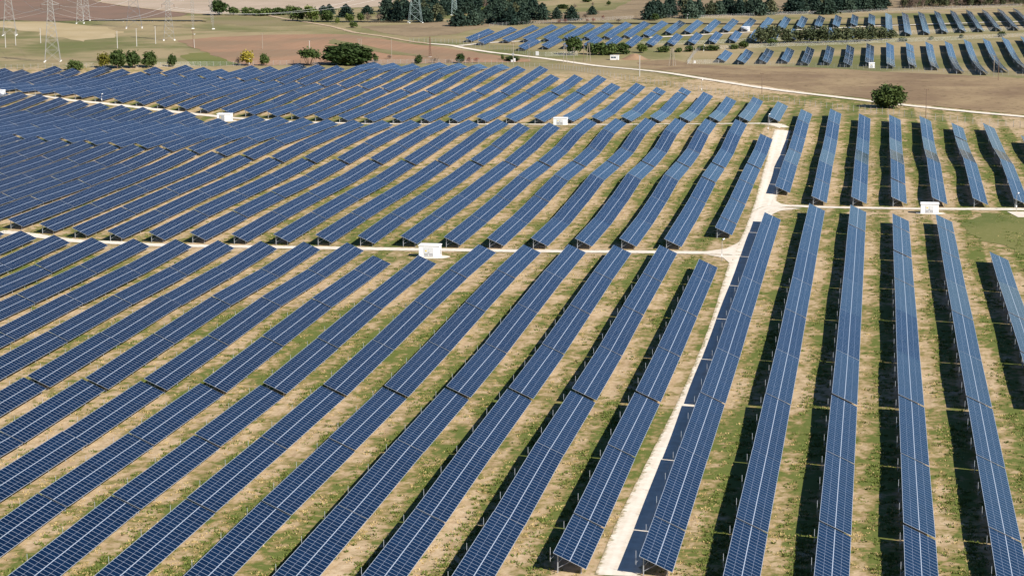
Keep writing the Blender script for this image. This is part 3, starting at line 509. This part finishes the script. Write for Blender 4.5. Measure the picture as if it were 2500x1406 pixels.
for rank, (ar, i) in enumerate(keep):
    t = tabs[i]; n = t[2]; x = xs[i]; y = (y0[i]+y1[i])/2; z = (ha[i]+hb[i])/2
    pitch = math.atan2(hb[i]-ha[i], n*MW) + random.gauss(0, .0035); roll = random.gauss(0, .0045)
    if rank < 300 and ar > 1e-7:
        o = empty('solar_table', (x, y, z)); o.rotation_euler = (pitch, roll, 0)
        tag(o, table_label(t), 'solar table', 'rows of tilted solar tables')
        link('panel_bed', RES[n]['panel'], o)
        near = (Vector((x, y, z)) - CP).length < 400
        link('support_frame', RES[n]['sup' if near else 'supl'], o)
        if near:
            nearn += 1
            for fy in frames(n):
                link('leg', me_leg_b, o, (-CW/2 + .45, fy, 0)); link('leg', me_leg_f, o, (-CW/2 + 3.2, fy, 0))
            for ry in RODS[n]: link('lightning_rod', me_rod, o, (-CW/2 - .42, ry, 0))
    else:
        T = Matrix.Translation((x, y, z)) @ Matrix.Rotation(pitch, 4, 'X') @ Matrix.Rotation(roll, 4, 'Y')
        Lx = n * MW; me = RES[n]['panel']
        far.add([T @ v.co for v in me.vertices], [tuple(p_.vertices) for p_ in me.polygons])
        far.m[-6:] = [0, 1, 2, 2, 2, 2]; far_uv.append((len(far.f) - 6, Lx))
        m0 = len(far.f)
        for yy in frames(n):
            g = MB().box(-CW/2+.38, -CW/2+.52, yy-.07, yy+.07, -.6, pz_(.5, .17)).box(-CW/2+3.13, -CW/2+3.27, yy-.07, yy+.07, -.6, pz_(3.5, .17)).bar((-CW/2+.45, yy, .5), (px_(2.2), yy, pz_(2.2, .18)), .04)
            far.add([T @ Vector(v) for v in g.v], g.f, 3)
me = far.mesh('distant_solar_tables', M['glass'], M['back'], M['alu'], M['steel'])
uv = me.uv_layers.new(name='UVMap'); off = 0
for fi, Lx in far_uv:
    off += 1
    for k, c in zip(me.polygons[fi].loop_indices, [(0, 0), (SW, 0), (SW, Lx), (0, Lx)]): uv.data[k].uv = c
tag(link('distant_solar_tables', me), 'mass of far blue solar tables merging in rows towards the fields', 'solar tables', kind='stuff')

# ----------------------------------------------------------------- transformer kiosks
def kiosk(kind, x, y, wd, ht, dp, label):
    o = empty('transformer_kiosk', (x, y, h1(x, y))); tag(o, label, 'kiosk', 'white transformer kiosks')
    a = wd/2
    b = MB().box(-a, a, 0, dp, -.3, ht-.22); b.build('body', M['white'], o)
    MB().box(-a-.13, a+.13, -.13, dp+.13, ht-.22, ht-.06).box(-a+.05, a-.05, .1, dp-.1, ht-.06, ht+.02).build('roof', M['white'], o)
    d0, d1 = (-.25*wd, .22*wd) if kind != 'farB' else (-.33*wd, .05*wd)
    mid = (d0+d1)/2
    for s in (0, 1):
        x0 = d0 if s == 0 else mid + .02; x1 = mid - .02 if s == 0 else d1
        dr = MB().box(x0, x1, -.06, -.002, .18, ht-.55).build('door', M['door'] if kind != 'farB' else M['vent'], o)
        g = MB()
        for kk in range(6): g.box(x0+.1, x1-.1, -.085, -.062, .35 + kk*.11, .41 + kk*.11)
        g.build('louvre', M['vent'], dr)
        if s == 0: MB().box(x0+.3, x0+.62, -.08, -.061, 1.35, 1.65).build('warning_plate', M['yellow'], dr)
        MB().box(x1-.12 if s == 0 else x0+.06, x1-.06 if s == 0 else x0+.12, -.11, -.061, 1.0, 1.25).build('handle', M['steel'], dr)
    MB().box(-a-.12, a+.12, -.12, dp+.12, -.4, .12).build('plinth', M['concrete'], o)
    g = MB()
    for kk in range(8): g.box(a+.002, a+.05, dp*.3, dp*.75, .5 + kk*.16, .59 + kk*.16)
    g.build('side_vent', M['vent'], o)
    return o
KL = {'near': 'white transformer kiosk with grey double door by the near cross road', 'right': 'white transformer kiosk beside the right cross road under steep panels',
      'farA': 'small white kiosk on the far cross road between panel rows', 'farB': 'white kiosk with dark grey doors where the far road bends away',
      'edge': 'white kiosk cut off at the far left beyond the panels', 'siteF': 'tiny white kiosk among the panels of the farthest site', 'siteG': 'tiny white kiosk below the panels across the dry meadow'}
for kd, x, y, wd, ht in DATA['KI']:
    if kd in KL:
        kiosk(kd, x, y, wd, max(2.45, min(ht, 2.8)), 2.4, KL[kd])
        if kd in ('near', 'right', 'farB'):
            pts = [(x + math.cos(t)*(wd*.86 + random.uniform(-.3, .3)) + (.8 if kd == 'near' else .2), y + .7 + math.sin(t)*(2.6 + random.uniform(-.2, .2))) for t in np.linspace(0, 2*math.pi, 22)[:-1]]
            fan('gravel_pad', pts, .08)
fan('gravel_pad', [(72 + a, 203 + b) for a, b in ((-4, 4), (9, 4), (9, -6), (-2, -6))], .09)

def cabinet(name, x, y, wd, ht, dp, label, cat, mat='white'):
    o = empty(name, (x, y, h1(x, y))); tag(o, label, cat)
    MB().box(-wd/2, wd/2, 0, dp, .1, ht).build('body', M[mat], o)
    MB().box(-wd/2-.05, wd/2+.05, -.05, dp+.05, ht, ht+.07).build('lid', M[mat], o)
    MB().box(-wd/2+.08, wd/2-.08, -.03, -.003, .25, ht-.12).build('door', M['door'], o)
    MB().box(-wd/2-.08, wd/2+.08, -.08, dp+.08, -.3, .1).build('plinth', M['concrete'], o)
CB = {'box': 'small white cabinet standing before the steep panels across the meadow', 'cabinet': 'pale blue grey transformer cabinet inside the small wire compound', 'boxb': 'white cabinet at the corner fence of the separate site',
      'boxc': 'tall white meter cabinet at the foot of the transformer pole', 'boxd': 'low white meter cabinet left of the transformer pole'}
for kd, x, y, wd, ht in DATA['KI']:
    if kd in CB: cabinet('electric_cabinet', x, y, max(wd, .8), max(ht, 1.0), .7, CB[kd], 'cabinet', 'white')
    if kd == 'hut':
        o = empty('site_cabin', (x, y, h1(x, y))); tag(o, 'white site cabin with a long window beside an earth mound', 'cabin')
        MB().box(-2, 2, 0, 2.2, .1, 2.1).build('body', M['white'], o); MB().box(-2.15, 2.15, -.15, 2.35, 2.1, 2.22).build('roof', M['white'], o)
        f = MB().box(-1.7, .9, -.05, -.003, .75, 1.8).build('window', M['white'], o)
        MB().box(-1.6, -.45, -.07, -.052, .85, 1.7).box(-.35, .8, -.07, -.052, .85, 1.7).build('pane', M['bluewin'], f)
        MB().box(1.1, 1.8, -.05, -.003, .15, 1.95).build('door', M['door'], o)
        v = []; fcs = []; N = 18; RR = 7
        for i in range(RR + 1):
            for j in range(N):
                t = j/N*2*math.pi; rr = i/RR; v.append((x + 9 + math.cos(t)*8*rr, y + 6 + math.sin(t)*5*rr, h1(x+9, y+6) + 2.6*(math.cos(rr*math.pi)*.5+.5)*(1+.1*math.sin(3*t)) - .02))
        fcs = [(i*N+j, i*N+(j+1) % N, (i+1)*N+(j+1) % N, (i+1)*N+j) for i in range(RR) for j in range(N)]
        tag(link('earth_mound', mesh('earth_mound', v, [q[::-1] for q in fcs], [m_pl], None, True)), kind='structure')

# ----------------------------------------------------------------- poles
PLAB = {'concrete': 'pale concrete power pole with a short crossarm', 'wood': 'rusty brown double pole with a lamp below the masts', 'thin': 'thin grey wooden pole', 'hframe': 'low H shaped wooden frame in the ploughed field',
 'lattice': 'brown lattice steel pole at the edge of the ploughed field', 'transformer': 'tall pole carrying a transformer near the bend of the outer road', 'aframe': 'A shaped double wooden pole', 'cross': 'wooden pole with a small crossarm beside the outer road',
 'wood2': 'dark wooden pole before the hedge', 'concrete2': 'white concrete pole standing beside the outer gravel road', 'tripod': 'braced four legged wooden pole frame on the dry meadow', 'camera': 'white camera pole', 'brown': 'weathered brown utility pole'}
cnt = {}
WHERE = {}
for i, (kd, x, y, ht) in enumerate(DATA['POLES']):
    z = h1(x, y); name = 'camera_pole' if kd == 'camera' else 'utility_pole'
    o = empty(name, (x, y, z))
    ang = math.atan2(x - CP.x, y - CP.y); cnt.setdefault(kd, []).append((ang, o))
    ht = max(ht, 3.2)
    if kd == 'camera':
        MB().bar((0, 0, -.4), (0, 0, ht), .07, 8, 0, .05).build('pole', M['fencegrey'], o)
        MB().bar((0, 0, ht-.15), (.35, -.15, ht), .04, 5).build('bracket', M['steel'], o)
        MB().bar((.15, -.4, ht+.12), (.5, .1, ht+.2), .14, 6).build('camera_head', M['white'], o)
        MB().box(-.15, .15, -.22, -.06, 1.0, 1.5).build('junction_box', M['white'], o)
    elif kd in ('concrete', 'concrete2', 'thin', 'brown', 'cross', 'wood2', 'wood'):
        mt = {'concrete': 'concrete', 'concrete2': 'concrete', 'thin': 'greywood', 'brown': 'wood', 'cross': 'greywood', 'wood2': 'wood', 'wood': 'rust'}[kd]
        r = .2 if kd.startswith('concrete') else .14
        MB().bar((0, 0, -.5), (0, 0, ht), r, 7, 0, r*.7).build('pole', M[mt], o)
        arm = MB().bar((-.75, 0, ht-.15), (.75, 0, ht-.15), .06).build('crossarm', M[mt if kd != 'wood' else 'rust'], o)
        for xx in (-.68, .0, .68): MB().bar((xx, 0, ht-.1), (xx, 0, ht+.18), .06, 6).build('insulator', M['ceramic'], arm)
        if kd == 'wood':
            MB().bar((.6, 0, -.5), (.45, 0, ht*.5), .13, 7).build('stub', M['concrete'], o); MB().bar((.1, -.2, ht*.8), (1.1, -.4, ht*.8), .05).bar((.8, -.4, ht*.76), (1.4, -.4, ht*.8), .16, 6).build('lamp', M['white'], o)
    elif kd == 'hframe':
        for s in (-1, 0, 1): MB().bar((s*.8, 0, -.4), (s*.8, 0, ht), .13, 6).build('leg', M['greywood'], o)
        MB().bar((-1.3, 0, ht), (1.3, 0, ht), .13).build('crossarm', M['greywood'], o)
    elif kd == 'lattice':
        b = MB()
        for sx, sy in ((-1, -1), (1, -1), (1, 1), (-1, 1)): b.bar((sx*.5, sy*.5, -.3), (sx*.16, sy*.16, ht), .07)
        for kk in range(9):
            t0, t1 = kk/9, (kk+1)/9; w0, w1 = .5-.34*t0, .5-.34*t1
            for sy in (-1, 1): b.bar((-w0, sy*w0, ht*t0), (w1, sy*w1, ht*t1), .035); b.bar((sy*w0, -w0, ht*t0), (sy*w1, w1, ht*t1), .035)
        b.build('mast', M['rust'], o); MB().box(-.7, .7, -.7, .7, -.4, .2).build('footing', M['concrete'], o)
    elif kd == 'transformer':
        MB().bar((0, 0, -.5), (0, 0, ht), .2, 7, 0, .14).build('pole', M['greywood'], o)
        MB().box(-.5, .5, -.9, -.2, 3.0, 4.1).build('transformer', M['vent'], o)
        arm = MB().bar((-.9, 0, ht-.2), (.9, 0, ht-.2), .07).bar((-.7, 0, ht-1.5), (.7, 0, ht-1.5), .06).build('crossarm', M['rust'], o)
        for xx in (-.8, 0, .8): MB().bar((xx, 0, ht-.15), (xx, 0, ht+.2), .07, 6).build('insulator', M['ceramic'], arm)
    elif kd in ('aframe', 'tripod'):
        legs_ = ((-1.0, 0), (1.0, 0)) if kd == 'aframe' else ((-1.6, -.5), (-.6, .6), (.7, -.5), (1.6, .5))
        for sx, sy in legs_: MB().bar((sx, sy, -.5), (sx*.22, sy*.3, ht), .14, 6, 0, .1).build('leg', M['greywood'], o)
        MB().bar((-1.0, 0, ht-.15), (1.0, 0, ht-.15), .09).build('crossarm', M['rust'], o)
        if kd == 'tripod': MB().bar((-.9, 0, ht*.55), (.9, 0, ht*.55), .07).build('brace', M['greywood'], o)
CAMW = ['behind the far edge of the distant array', 'at the far left site road', 'by the gate of the far site', 'behind the farthest panels', 'among the panels of the far site', 'on the corner of the separate site', 'beside the perimeter fence', 'where the white road bends', 'at the near road junction', 'beside the right cross road']
for kd, v in cnt.items():
    v.sort(key=lambda a: a[0])
    for j, (a, o) in enumerate(v):
        s = PLAB[kd]
        if kd == 'camera':
            s = f"white camera pole, {ordw(j+1)} from the left among the camera poles"
            if o.location.y < 130: s = 'tall white camera pole at the near road junction by the white road'
            elif o.location.y < 210: s = 'white camera pole beside the right cross road at the right edge'
            elif 300 < o.location.y < 400: s = 'white camera pole where the white road bends before a raised table'
        elif len(v) > 1: s = f"{s}, {ordw(j+1)} from the left of its kind"
        tag(o, s, 'pole', 'utility and camera poles')

# ----------------------------------------------------------------- pylons and cables
def pylon(kind, x, y, wd, label, mat, ht, arms):
    o = empty('lattice_pylon', (x, y, h1(x, y)), .35); tag(o, label, 'pylon', 'high voltage pylons')
    top = .55 if kind != 'guyed' else .45; wb = wd/2 if kind != 'guyed' else .75
    wid = lambda z: (wb + (wb*.38 - wb) * min(1, z/(ht*.62)) if z < ht*.62 else wb*.38 + (top - wb*.38) * (z-ht*.62)/(ht*.38)) if kind != 'guyed' else wb * min(1, .3 + z/8)
    b = MB(); zs = [0]
    while zs[-1] < ht - .5: zs.append(min(ht, zs[-1] + max(1.5, wid(zs[-1]) * 1.5)))
    rl, rb = (.095, .045) if kind != 'guyed' else (.05, .03)
    for z0, z1 in zip(zs, zs[1:]):
        w0, w1 = wid(z0), wid(z1)
        c0 = [(-w0, -w0, z0), (w0, -w0, z0), (w0, w0, z0), (-w0, w0, z0)]; c1 = [(-w1, -w1, z1), (w1, -w1, z1), (w1, w1, z1), (-w1, w1, z1)]
        for k in range(4):
            b.bar(c0[k], c1[k], rl); b.bar(c0[k], c1[(k+1) % 4], rb); b.bar(c0[(k+1) % 4], c1[k], rb)
            if z1 > 4: b.bar(c1[k], c1[(k+1) % 4], rb)
    b.build('tower_body', mat, o)
    for z, hw in arms:
        a = MB(); q = wid(z)
        for s in (-1, 1):
            for yy in (-q, q): a.bar((s*q, yy, z), (s*hw, 0, z+.3), .09); a.bar((s*q, yy, z+1.6), (s*hw, 0, z+.3), .07)
            for t in (.3, .6): a.bar((s*(q+(hw-q)*t), q*(1-t), z+.1), (s*(q+(hw-q)*t), -q*(1-t), z+1.6*(1-t)), .05)
        arm = a.build('crossarm', mat, o)
        for s in (-1, 1): MB().bar((s*hw, 0, z+.2), (s*hw, 0, z-1.6), .12, 6).build('insulator', M['ceramic'], arm)
    if kind != 'guyed':
        for sx in (-1, 1):
            for sy in (-1, 1): MB().box(sx*wb-.4, sx*wb+.4, sy*wb-.4, sy*wb+.4, -.5, .35).build('footing', M['white'], o)
    else: MB().box(-.8, .8, -.8, .8, -.5, .4).build('footing', M['white'], o)
    return o
PYI = [('grey lattice pylon at the far left with white footings', 'pylon', 34, [(24, 6), (29, 5)]), ('tall pale lattice pylon with low crossarm standing nearest the left panels', 'pylon', 36, [(26.2, 4.2), (31, 5)]),
 ('slim pale lattice pylon on the ploughed field edge, left of a pair', 'pylon', 30, [(24, 4)]), ('slim pale lattice pylon on the ploughed field edge, right of a pair', 'pylon', 30, [(24, 4)]),
 ('broad dark lattice pylon with white concrete footings on grass', 'pylon_dark', 34, [(24, 8)]), ('pale lattice pylon with a crossarm near the frame top beside the brown field', 'pylon', 28, [(18.8, 3.2), (23, 3.6)]),
 ('narrow upright lattice mast behind a brown double pole', 'pylon', 32, [(27, 2)]), ('narrow leaning lattice mast right of the upright mast', 'pylon', 32, [(27, 2)]),
 ('green grey lattice pylon in front of the dark pine belt', 'pylon_green', 34, [(24, 7)]), ('slim green grey lattice pylon among the dark pines', 'pylon_green', 30, [(22, 4)])]
PY = []
for (kd, a, x, y, wd), (lb, mt, ht, arms) in zip(DATA['PYL'], PYI):
    o = pylon(kd, x, y, wd, lb, M[mt], ht, arms); PY.append((o, arms))
    if 'leaning' in lb: o.rotation_euler = (0, math.radians(-4.5), .35)
def cable(a, b, sag):
    a = Vector(a); b = Vector(b); n = 18; pts = []
    for k in range(n + 1):
        t = k/n; p_ = a.lerp(b, t); p_.z -= sag * 4 * t * (1-t); pts.append(p_)
    o = empty('power_cable', a); tag(o, 'thin pale power cable strung between the lattice pylons', 'cable', 'power cables between the pylons')
    MB().tube([p_ - a for p_ in pts], .04, 3).build('strand', M['cable'], o)
bpy.context.view_layer.update()
def armtip(i, k, s): o, arms = PY[i]; z, hw = arms[k]; return o.matrix_world @ Vector((s*hw, 0, z - 1.6))
for s in (-1, 1):
    cable(armtip(1, 0, s), armtip(0, 0, s), 5); cable(armtip(1, 0, s), armtip(5, 0, s), 6); cable(armtip(1, 1, s), armtip(4, 0, s), 7)
    cable(armtip(0, 1, s), armtip(2, 0, s), 5); cable(armtip(2, 0, s), armtip(4, 0, s), 4); cable(armtip(5, 0, s), armtip(8, 0, s), 9)
    cable(armtip(5, 1, s), armtip(6, 0, s), 4); cable(armtip(1, 0, s), (-430 + 3*s, 560, 20), 5); cable(armtip(4, 0, s), armtip(7, 0, s), 4)
    cable(armtip(8, 0, s), armtip(9, 0, s), 5)

# ----------------------------------------------------------------- fences
def fence(label, pts, sp, ht, rp, wires=True, group='wire fences', mat='fencegrey'):
    c = catmull(pts, 1.0); out = [c[0]]
    for q in c:
        if (q - out[-1]).length >= sp: out.append(q)
    zz = hz([q.x for q in out], [q.y for q in out]); x0, y0_, z0 = out[0].x, out[0].y, zz[0]
    o = empty('wire_fence', (x0, y0_, z0)); tag(o, label, 'fence', group)
    vis = sorted(range(len(out)), key=lambda i: (Vector((out[i].x, out[i].y, 0)) - CP).length)
    sel = set(vis[:98]); pm = MB().box(-rp, rp, -rp, rp, -.4, ht).bar((0, 0, ht), (.0, -.25, ht+.25), rp*.6).mesh('post', M[mat]); rest = MB()
    for i, q in enumerate(out):
        l = (q.x - x0, q.y - y0_, zz[i] - z0)
        if i in sel: link('post', pm, o, l)
        else: rest.box(l[0]-rp, l[0]+rp, l[1]-rp, l[1]+rp, l[2]-.4, l[2]+ht)
    if rest.v: tag(rest.build('post_run', M[mat], o), kind='stuff')
    if wires:
        wmb = MB()
        for kk in range(6):
            h = ht * (.06 + .19*kk)
            wmb.tube([(q.x-x0, q.y-y0_, zz[i]-z0+min(h, ht)) for i, q in enumerate(out)], .014, 3)
        wmb.build('wire_mesh', M['wire'], o)
    return o
fence('long pale concrete post fence curving round the main array', L['fence'], 2.5, 2.1, .065)
fence('short pale mesh fence at the left corner of the far site', L['fenceF'], 2.0, 2.2, .06)
fence('wire fence between the outer road and the far site gate', L['fenceF2'], 2.5, 2.0, .05)
fence('wire fence behind the farthest panel rows before the pines', L['fenceFback'], 3.0, 1.9, .05)
fence('wire fence along the near side of the farthest panels on the right', L['fenceFfront'], 3.0, 1.9, .05)
fence('low wire fence in front of the separate site above the dry meadow', L['fenceG'], 3.0, 1.8, .045)
fence('wire fence behind the separate site, starting with a pale corner', L['fenceGback'], 2.5, 1.9, .05)

# ----------------------------------------------------------------- trees and shrubs
def crown(kind, seed):
    g = np.random.default_rng(seed); V = []; Fc = []
    def leaf(c, s, nrm=None):
        a = g.normal(size=3); a /= np.linalg.norm(a); b = np.cross(a, g.normal(size=3)); b /= np.linalg.norm(b)
        o = len(V); V.extend([c - a*s - b*s*.6, c + a*s - b*s*.5, c + a*s*.8 + b*s*.6, c - a*s*.7 + b*s*.6]); Fc.append((o, o+1, o+2, o+3))
    def lobes(n, per, rx, rz, cz, cr, size, low=-.75, hollow=.55):
        for _ in range(n):
            d = g.normal(size=3); d /= np.linalg.norm(d)
            if d[2] < low: d[2] = -d[2]
            r = g.uniform(hollow, 1.0); c = np.array([d[0]*rx*r, d[1]*rx*r, cz + d[2]*rz*r]); k = cr * g.uniform(.6, 1.25)
            for _ in range(per): leaf(c + g.normal(size=3) * k * .5, size * g.uniform(.6, 1.3))
    # unit tree: height 1, width about 1
    if kind in ('pine', 'lightpine'):
        for t in np.linspace(.08, .98, 26):
            rad = .52 * (1 - t**2.0)**.75 * (.7 + min(.3, t*2)) * (1 + .22*math.sin(t*31 + seed)) * g.uniform(.8, 1.12)
            nb = int(7 + 9 * (1-t)); ph = g.uniform(0, 6.28)
            for j in range(nb):
                a = ph + 6.28*j/nb + g.uniform(-.3, .3); rr = rad * g.uniform(.7, 1.12)
                for s in np.linspace(.25, 1, 5): leaf(np.array([math.cos(a)*rr*s, math.sin(a)*rr*s, t + (.03 - .05*s)]) + g.normal(size=3)*.018, .056*g.uniform(.7, 1.3))
    elif kind in ('round', 'lightround', 'yellow'): lobes(46, 34, .42, .41, .55, .17, .058)
    elif kind == 'bigbush': lobes(120, 40, .43, .45, .50, .14, .036, -.95)
    elif kind == 'umbrella':
        lobes(44, 36, .44, .26, .70, .14, .052, -.5)
    elif kind == 'clump': lobes(190, 46, .44, .46, .48, .10, .036, -.95)
    elif kind == 'willow': lobes(44, 24, .43, .42, .52, .16, .046, -.85, .3)
    elif kind in ('shrub', 'hedge'): lobes(40, 30, .44, .46, .48, .17, .058, -.95)
    elif kind in ('bare', 'red'): lobes(30, 13, .40, .40, .52, .16, .034, -.8, .3)
    return np.array(V), Fc
def trunk_mb(kind, seed):
    g = random.Random(seed); b = MB()
    if kind in ('pine', 'lightpine'): b.bar((0, 0, -.03), (0, 0, .95), .022, 6, 0, .004)
    elif kind in ('umbrella',):
        for k in range(5): a = k*1.26; b.bar((math.cos(a)*.05, math.sin(a)*.05, -.03), (math.cos(a)*.28, math.sin(a)*.28, .68), .014, 5, 0, .007)
    else:
        b.bar((0, 0, -.03), (.01, 0, .4), .028, 6, 0, .018)
        for k in range(5): a = k*1.26 + g.random(); b.bar((.01, 0, .3), (math.cos(a)*.24, math.sin(a)*.24, .58 + g.random()*.2), .014, 5, 0, .006)
    return b
PRO = {}
KINDOF = {'hedge': 'shrub', 'bigbush': 'round', 'clump': 'round', 'umbrella': 'round', 'shrub': 'round'}
for kd in ('pine', 'lightpine', 'round', 'lightround', 'yellow', 'bigbush', 'umbrella', 'clump', 'willow', 'shrub', 'bare', 'red'):
    PRO[kd] = []
    for s in range(4 if kd in ('pine', 'round', 'willow', 'shrub') else 2 if kd in ('bare',) else 1):
        v, f = crown(kd, 100 + 13*s + len(kd)); mt = LEAF[KINDOF.get(kd, kd)]
        PRO[kd].append((mesh('crown', v, f, [mt]), trunk_mb(kd, s).mesh('trunk', M['bark'])))
PRO['hedge'] = PRO['shrub']
TN = {'pine': ('pine_tree', 'tree', 'dark green pine'), 'lightpine': ('pine_tree', 'tree', 'olive toned pine'), 'round': ('leafy_tree', 'tree', 'dark green leafy tree'), 'lightround': ('leafy_tree', 'tree', 'light green leafy tree'),
 'yellow': ('leafy_tree', 'tree', 'yellowing leafy tree'), 'bigbush': ('leafy_tree', 'tree', 'large round green tree'), 'umbrella': ('leafy_tree', 'tree', 'flat topped tree on several bare stems'), 'clump': ('leafy_tree', 'tree', 'broad dense dark green tree'),
 'willow': ('bushy_tree', 'tree', 'grey green bushy tree'), 'shrub': ('shrub', 'shrub', 'low green shrub'), 'hedge': ('hedge_bush', 'shrub', 'dense hedge bush'), 'bare': ('bare_shrub', 'shrub', 'brown thin leaved shrub'), 'red': ('red_shrub', 'shrub', 'reddish autumn shrub')}
def zone(kd, x, y):
    if kd == 'hedge': return 'in the hedge below the pale stubble field'
    if y < 640: return 'behind the main array'
    if 640 <= y < 790 and x > -150: return 'between the two far solar sites'
    return 'in the far tree belt'
zc = {}
for i, (kd, x, y, wd, ht) in enumerate(DATA['TREES']):
    nm, cat, ds = TN[kd]; k = (nm, ds, zone(kd, x, y)); o = empty(nm, (x, y, h1(x, y)), random.uniform(0, 6.28))
    cm, tm = PRO[kd][i % len(PRO[kd])]
    sy = wd * (random.uniform(.85, 1.1) if kd != 'clump' else .6)
    if kd == 'clump': o.rotation_euler.z = .05
    fw = 1.18 if 'pine' in kd else 1.05
    o.scale = (wd * fw, sy * fw, ht * 1.05); link('crown', cm, o); link('trunk', tm, o)
    zc.setdefault(k, []).append((math.atan2(x - CP.x, y - CP.y), o, cat, wd, ht))
for (nm, ds, zn), v in zc.items():
    v.sort(key=lambda a: a[0])
    for j, (a, o, cat, wd, ht) in enumerate(v):
        s = f"{ds} {zn}"
        if 'large round' in ds: s = 'large round green tree standing alone beside the outer gravel road'
        elif 'broad dense' in ds: s = 'broad dense dark green tree right behind the panels at the ploughed field'
        elif 'flat topped' in ds: s = 'flat topped tree on several bare stems left of the broad dark tree'
        elif len(v) > 1: s = f"{ds}, {ordw(j+1)} from the left {zn}"
        tag(o, s, cat, f"{cat}s {zn}")
# far wood on the right: one mass
wv = MB()
Wv = []; Wf = []; Wm = []
wm = [LEAF['willow'], LEAF['bare'], M['greywood'], LEAF['lightpine']]
bw = DATA['WOOD']
crs = [crown('willow', 500 + i) for i in range(4)] + [crown('bare', 600 + i) for i in range(2)]
for k in range(230):
    t = random.random(); (xa, ya), (xb, yb) = bw
    x = xa + (xb-xa)*t + random.uniform(-4, 4); y = ya + (yb-ya)*t + random.random()**1.4 * 75; ht = random.uniform(5, 9.5); wd = random.uniform(3.2, 6); z = h1(x, y)
    ci = random.randrange(6); v, f = crs[ci]; o = len(Wv); a = random.uniform(0, 6.28); ca, sa = math.cos(a), math.sin(a)
    vv = np.column_stack([x + (v[:, 0]*ca - v[:, 1]*sa)*wd, y + (v[:, 0]*sa + v[:, 1]*ca)*wd, z + v[:, 2]*ht])
    Wv.extend(map(tuple, vv)); Wf.extend(tuple(i + o for i in q) for q in f); Wm.extend([1 if ci > 3 else random.choice((0, 0, 3))] * len(f))
    tb = MB().bar((x, y, z-.3), (x + random.uniform(-.4, .4), y, z + ht*.75), .13, 4, 0, .05)
    o = len(Wv); Wv.extend(tb.v); Wf.extend(tuple(i + o for i in q) for q in tb.f); Wm.extend([2] * len(tb.f))
tag(link('far_woodland', mesh('far_woodland', Wv, Wf, wm, Wm)), 'mixed brown and grey green wood behind the farthest panels', 'wood', kind='stuff')

# ----------------------------------------------------------------- grass and weeds between the rows
def tufts(name, n, mat, dens, hmin, hmax, spread, blades, label):
    V = []; Fc = []
    g = np.random.default_rng(len(name)); made = 0; tries = 0
    xs_, ys_ = [], []
    while made < n and tries < 60:
        tries += 1
        m_ = 6000
        yy = -95 + (g.random(m_)**1.6) * 480; xx = CP.x + (g.uniform(-.62, .10, m_)) * (yy + 330)
        ph = (xx / P) % 1.0
        f = np.sin(xx*.31 + 1.3*np.sin(yy*.07)) * np.sin(yy*.19 + np.sin(xx*.11)*2) + .8*np.sin(xx*.9 + yy*.5) * np.sin(yy*.61 - xx*.37)
        pr = dens(ph) * np.clip(.45 + .5*f, 0, 1.2)
        ok = g.random(m_) < pr
        road_x = (xx > 4.6) & (xx < 11.0) & (yy < 365)
        cross = ((xx < 6) & (np.abs(yy - 136.5) < 4)) | ((xx > 6) & (np.abs(yy - 208.8) < 4))
        ok &= ~road_x & ~cross
        xs_ += list(xx[ok]); ys_ += list(yy[ok]); made = len(xs_)
    xs_ = np.array(xs_[:n]); ys_ = np.array(ys_[:n]); zs_ = hz(xs_, ys_)
    N = len(xs_); V = np.empty((N, blades, 3, 3)); 
    a = g.uniform(0, 6.28, (N, blades)); rr = spread * np.sqrt(g.random((N, blades))) * g.uniform(.5, 1.4, (N, 1)); hh = g.uniform(hmin, hmax, (N, 1)) * g.uniform(.6, 1.2, (N, blades))
    bx = xs_[:, None] + np.cos(a)*rr; by = ys_[:, None] + np.sin(a)*rr; wv_ = .07 + .5*spread*.22
    b2 = g.uniform(0, 6.28, (N, blades)); dx, dy = np.cos(b2)*wv_, np.sin(b2)*wv_
    V[..., 0, 0] = bx - dx; V[..., 0, 1] = by - dy; V[..., 0, 2] = zs_[:, None] - .02
    V[..., 1, 0] = bx + dx; V[..., 1, 1] = by + dy; V[..., 1, 2] = zs_[:, None] - .02
    V[..., 2, 0] = bx + np.cos(a)*hh*.6; V[..., 2, 1] = by + np.sin(a)*hh*.6; V[..., 2, 2] = zs_[:, None] + hh
    V = V.reshape(-1, 3); nt_ = len(V)//3
    me = bpy.data.meshes.new(name); me.vertices.add(len(V)); me.vertices.foreach_set('co', V.ravel())
    me.loops.add(len(V)); me.loops.foreach_set('vertex_index', np.arange(len(V))); me.polygons.add(nt_); me.polygons.foreach_set('loop_start', np.arange(nt_)*3)
    me.materials.append(mat); me.update(); me.validate()
    return tag(link(name, me), label, 'grass', kind='stuff')
tufts('grass_tufts', 24000, M['grass'], lambda p_: np.where((p_ > .47) & (p_ < .99), .25 + .9*np.exp(-((p_-.75)/.16)**2), .05), .10, .30, .42, 11, 'green grass clumps growing between the panel rows')
tufts('dry_grass_tufts', 15000, M['drygrass'], lambda p_: np.where((p_ > .38), .5, .1), .08, .24, .35, 7, 'straw coloured dry grass between the panel rows')
print('tables', len(keep), 'near', nearn, 'objects', len(bpy.data.objects))
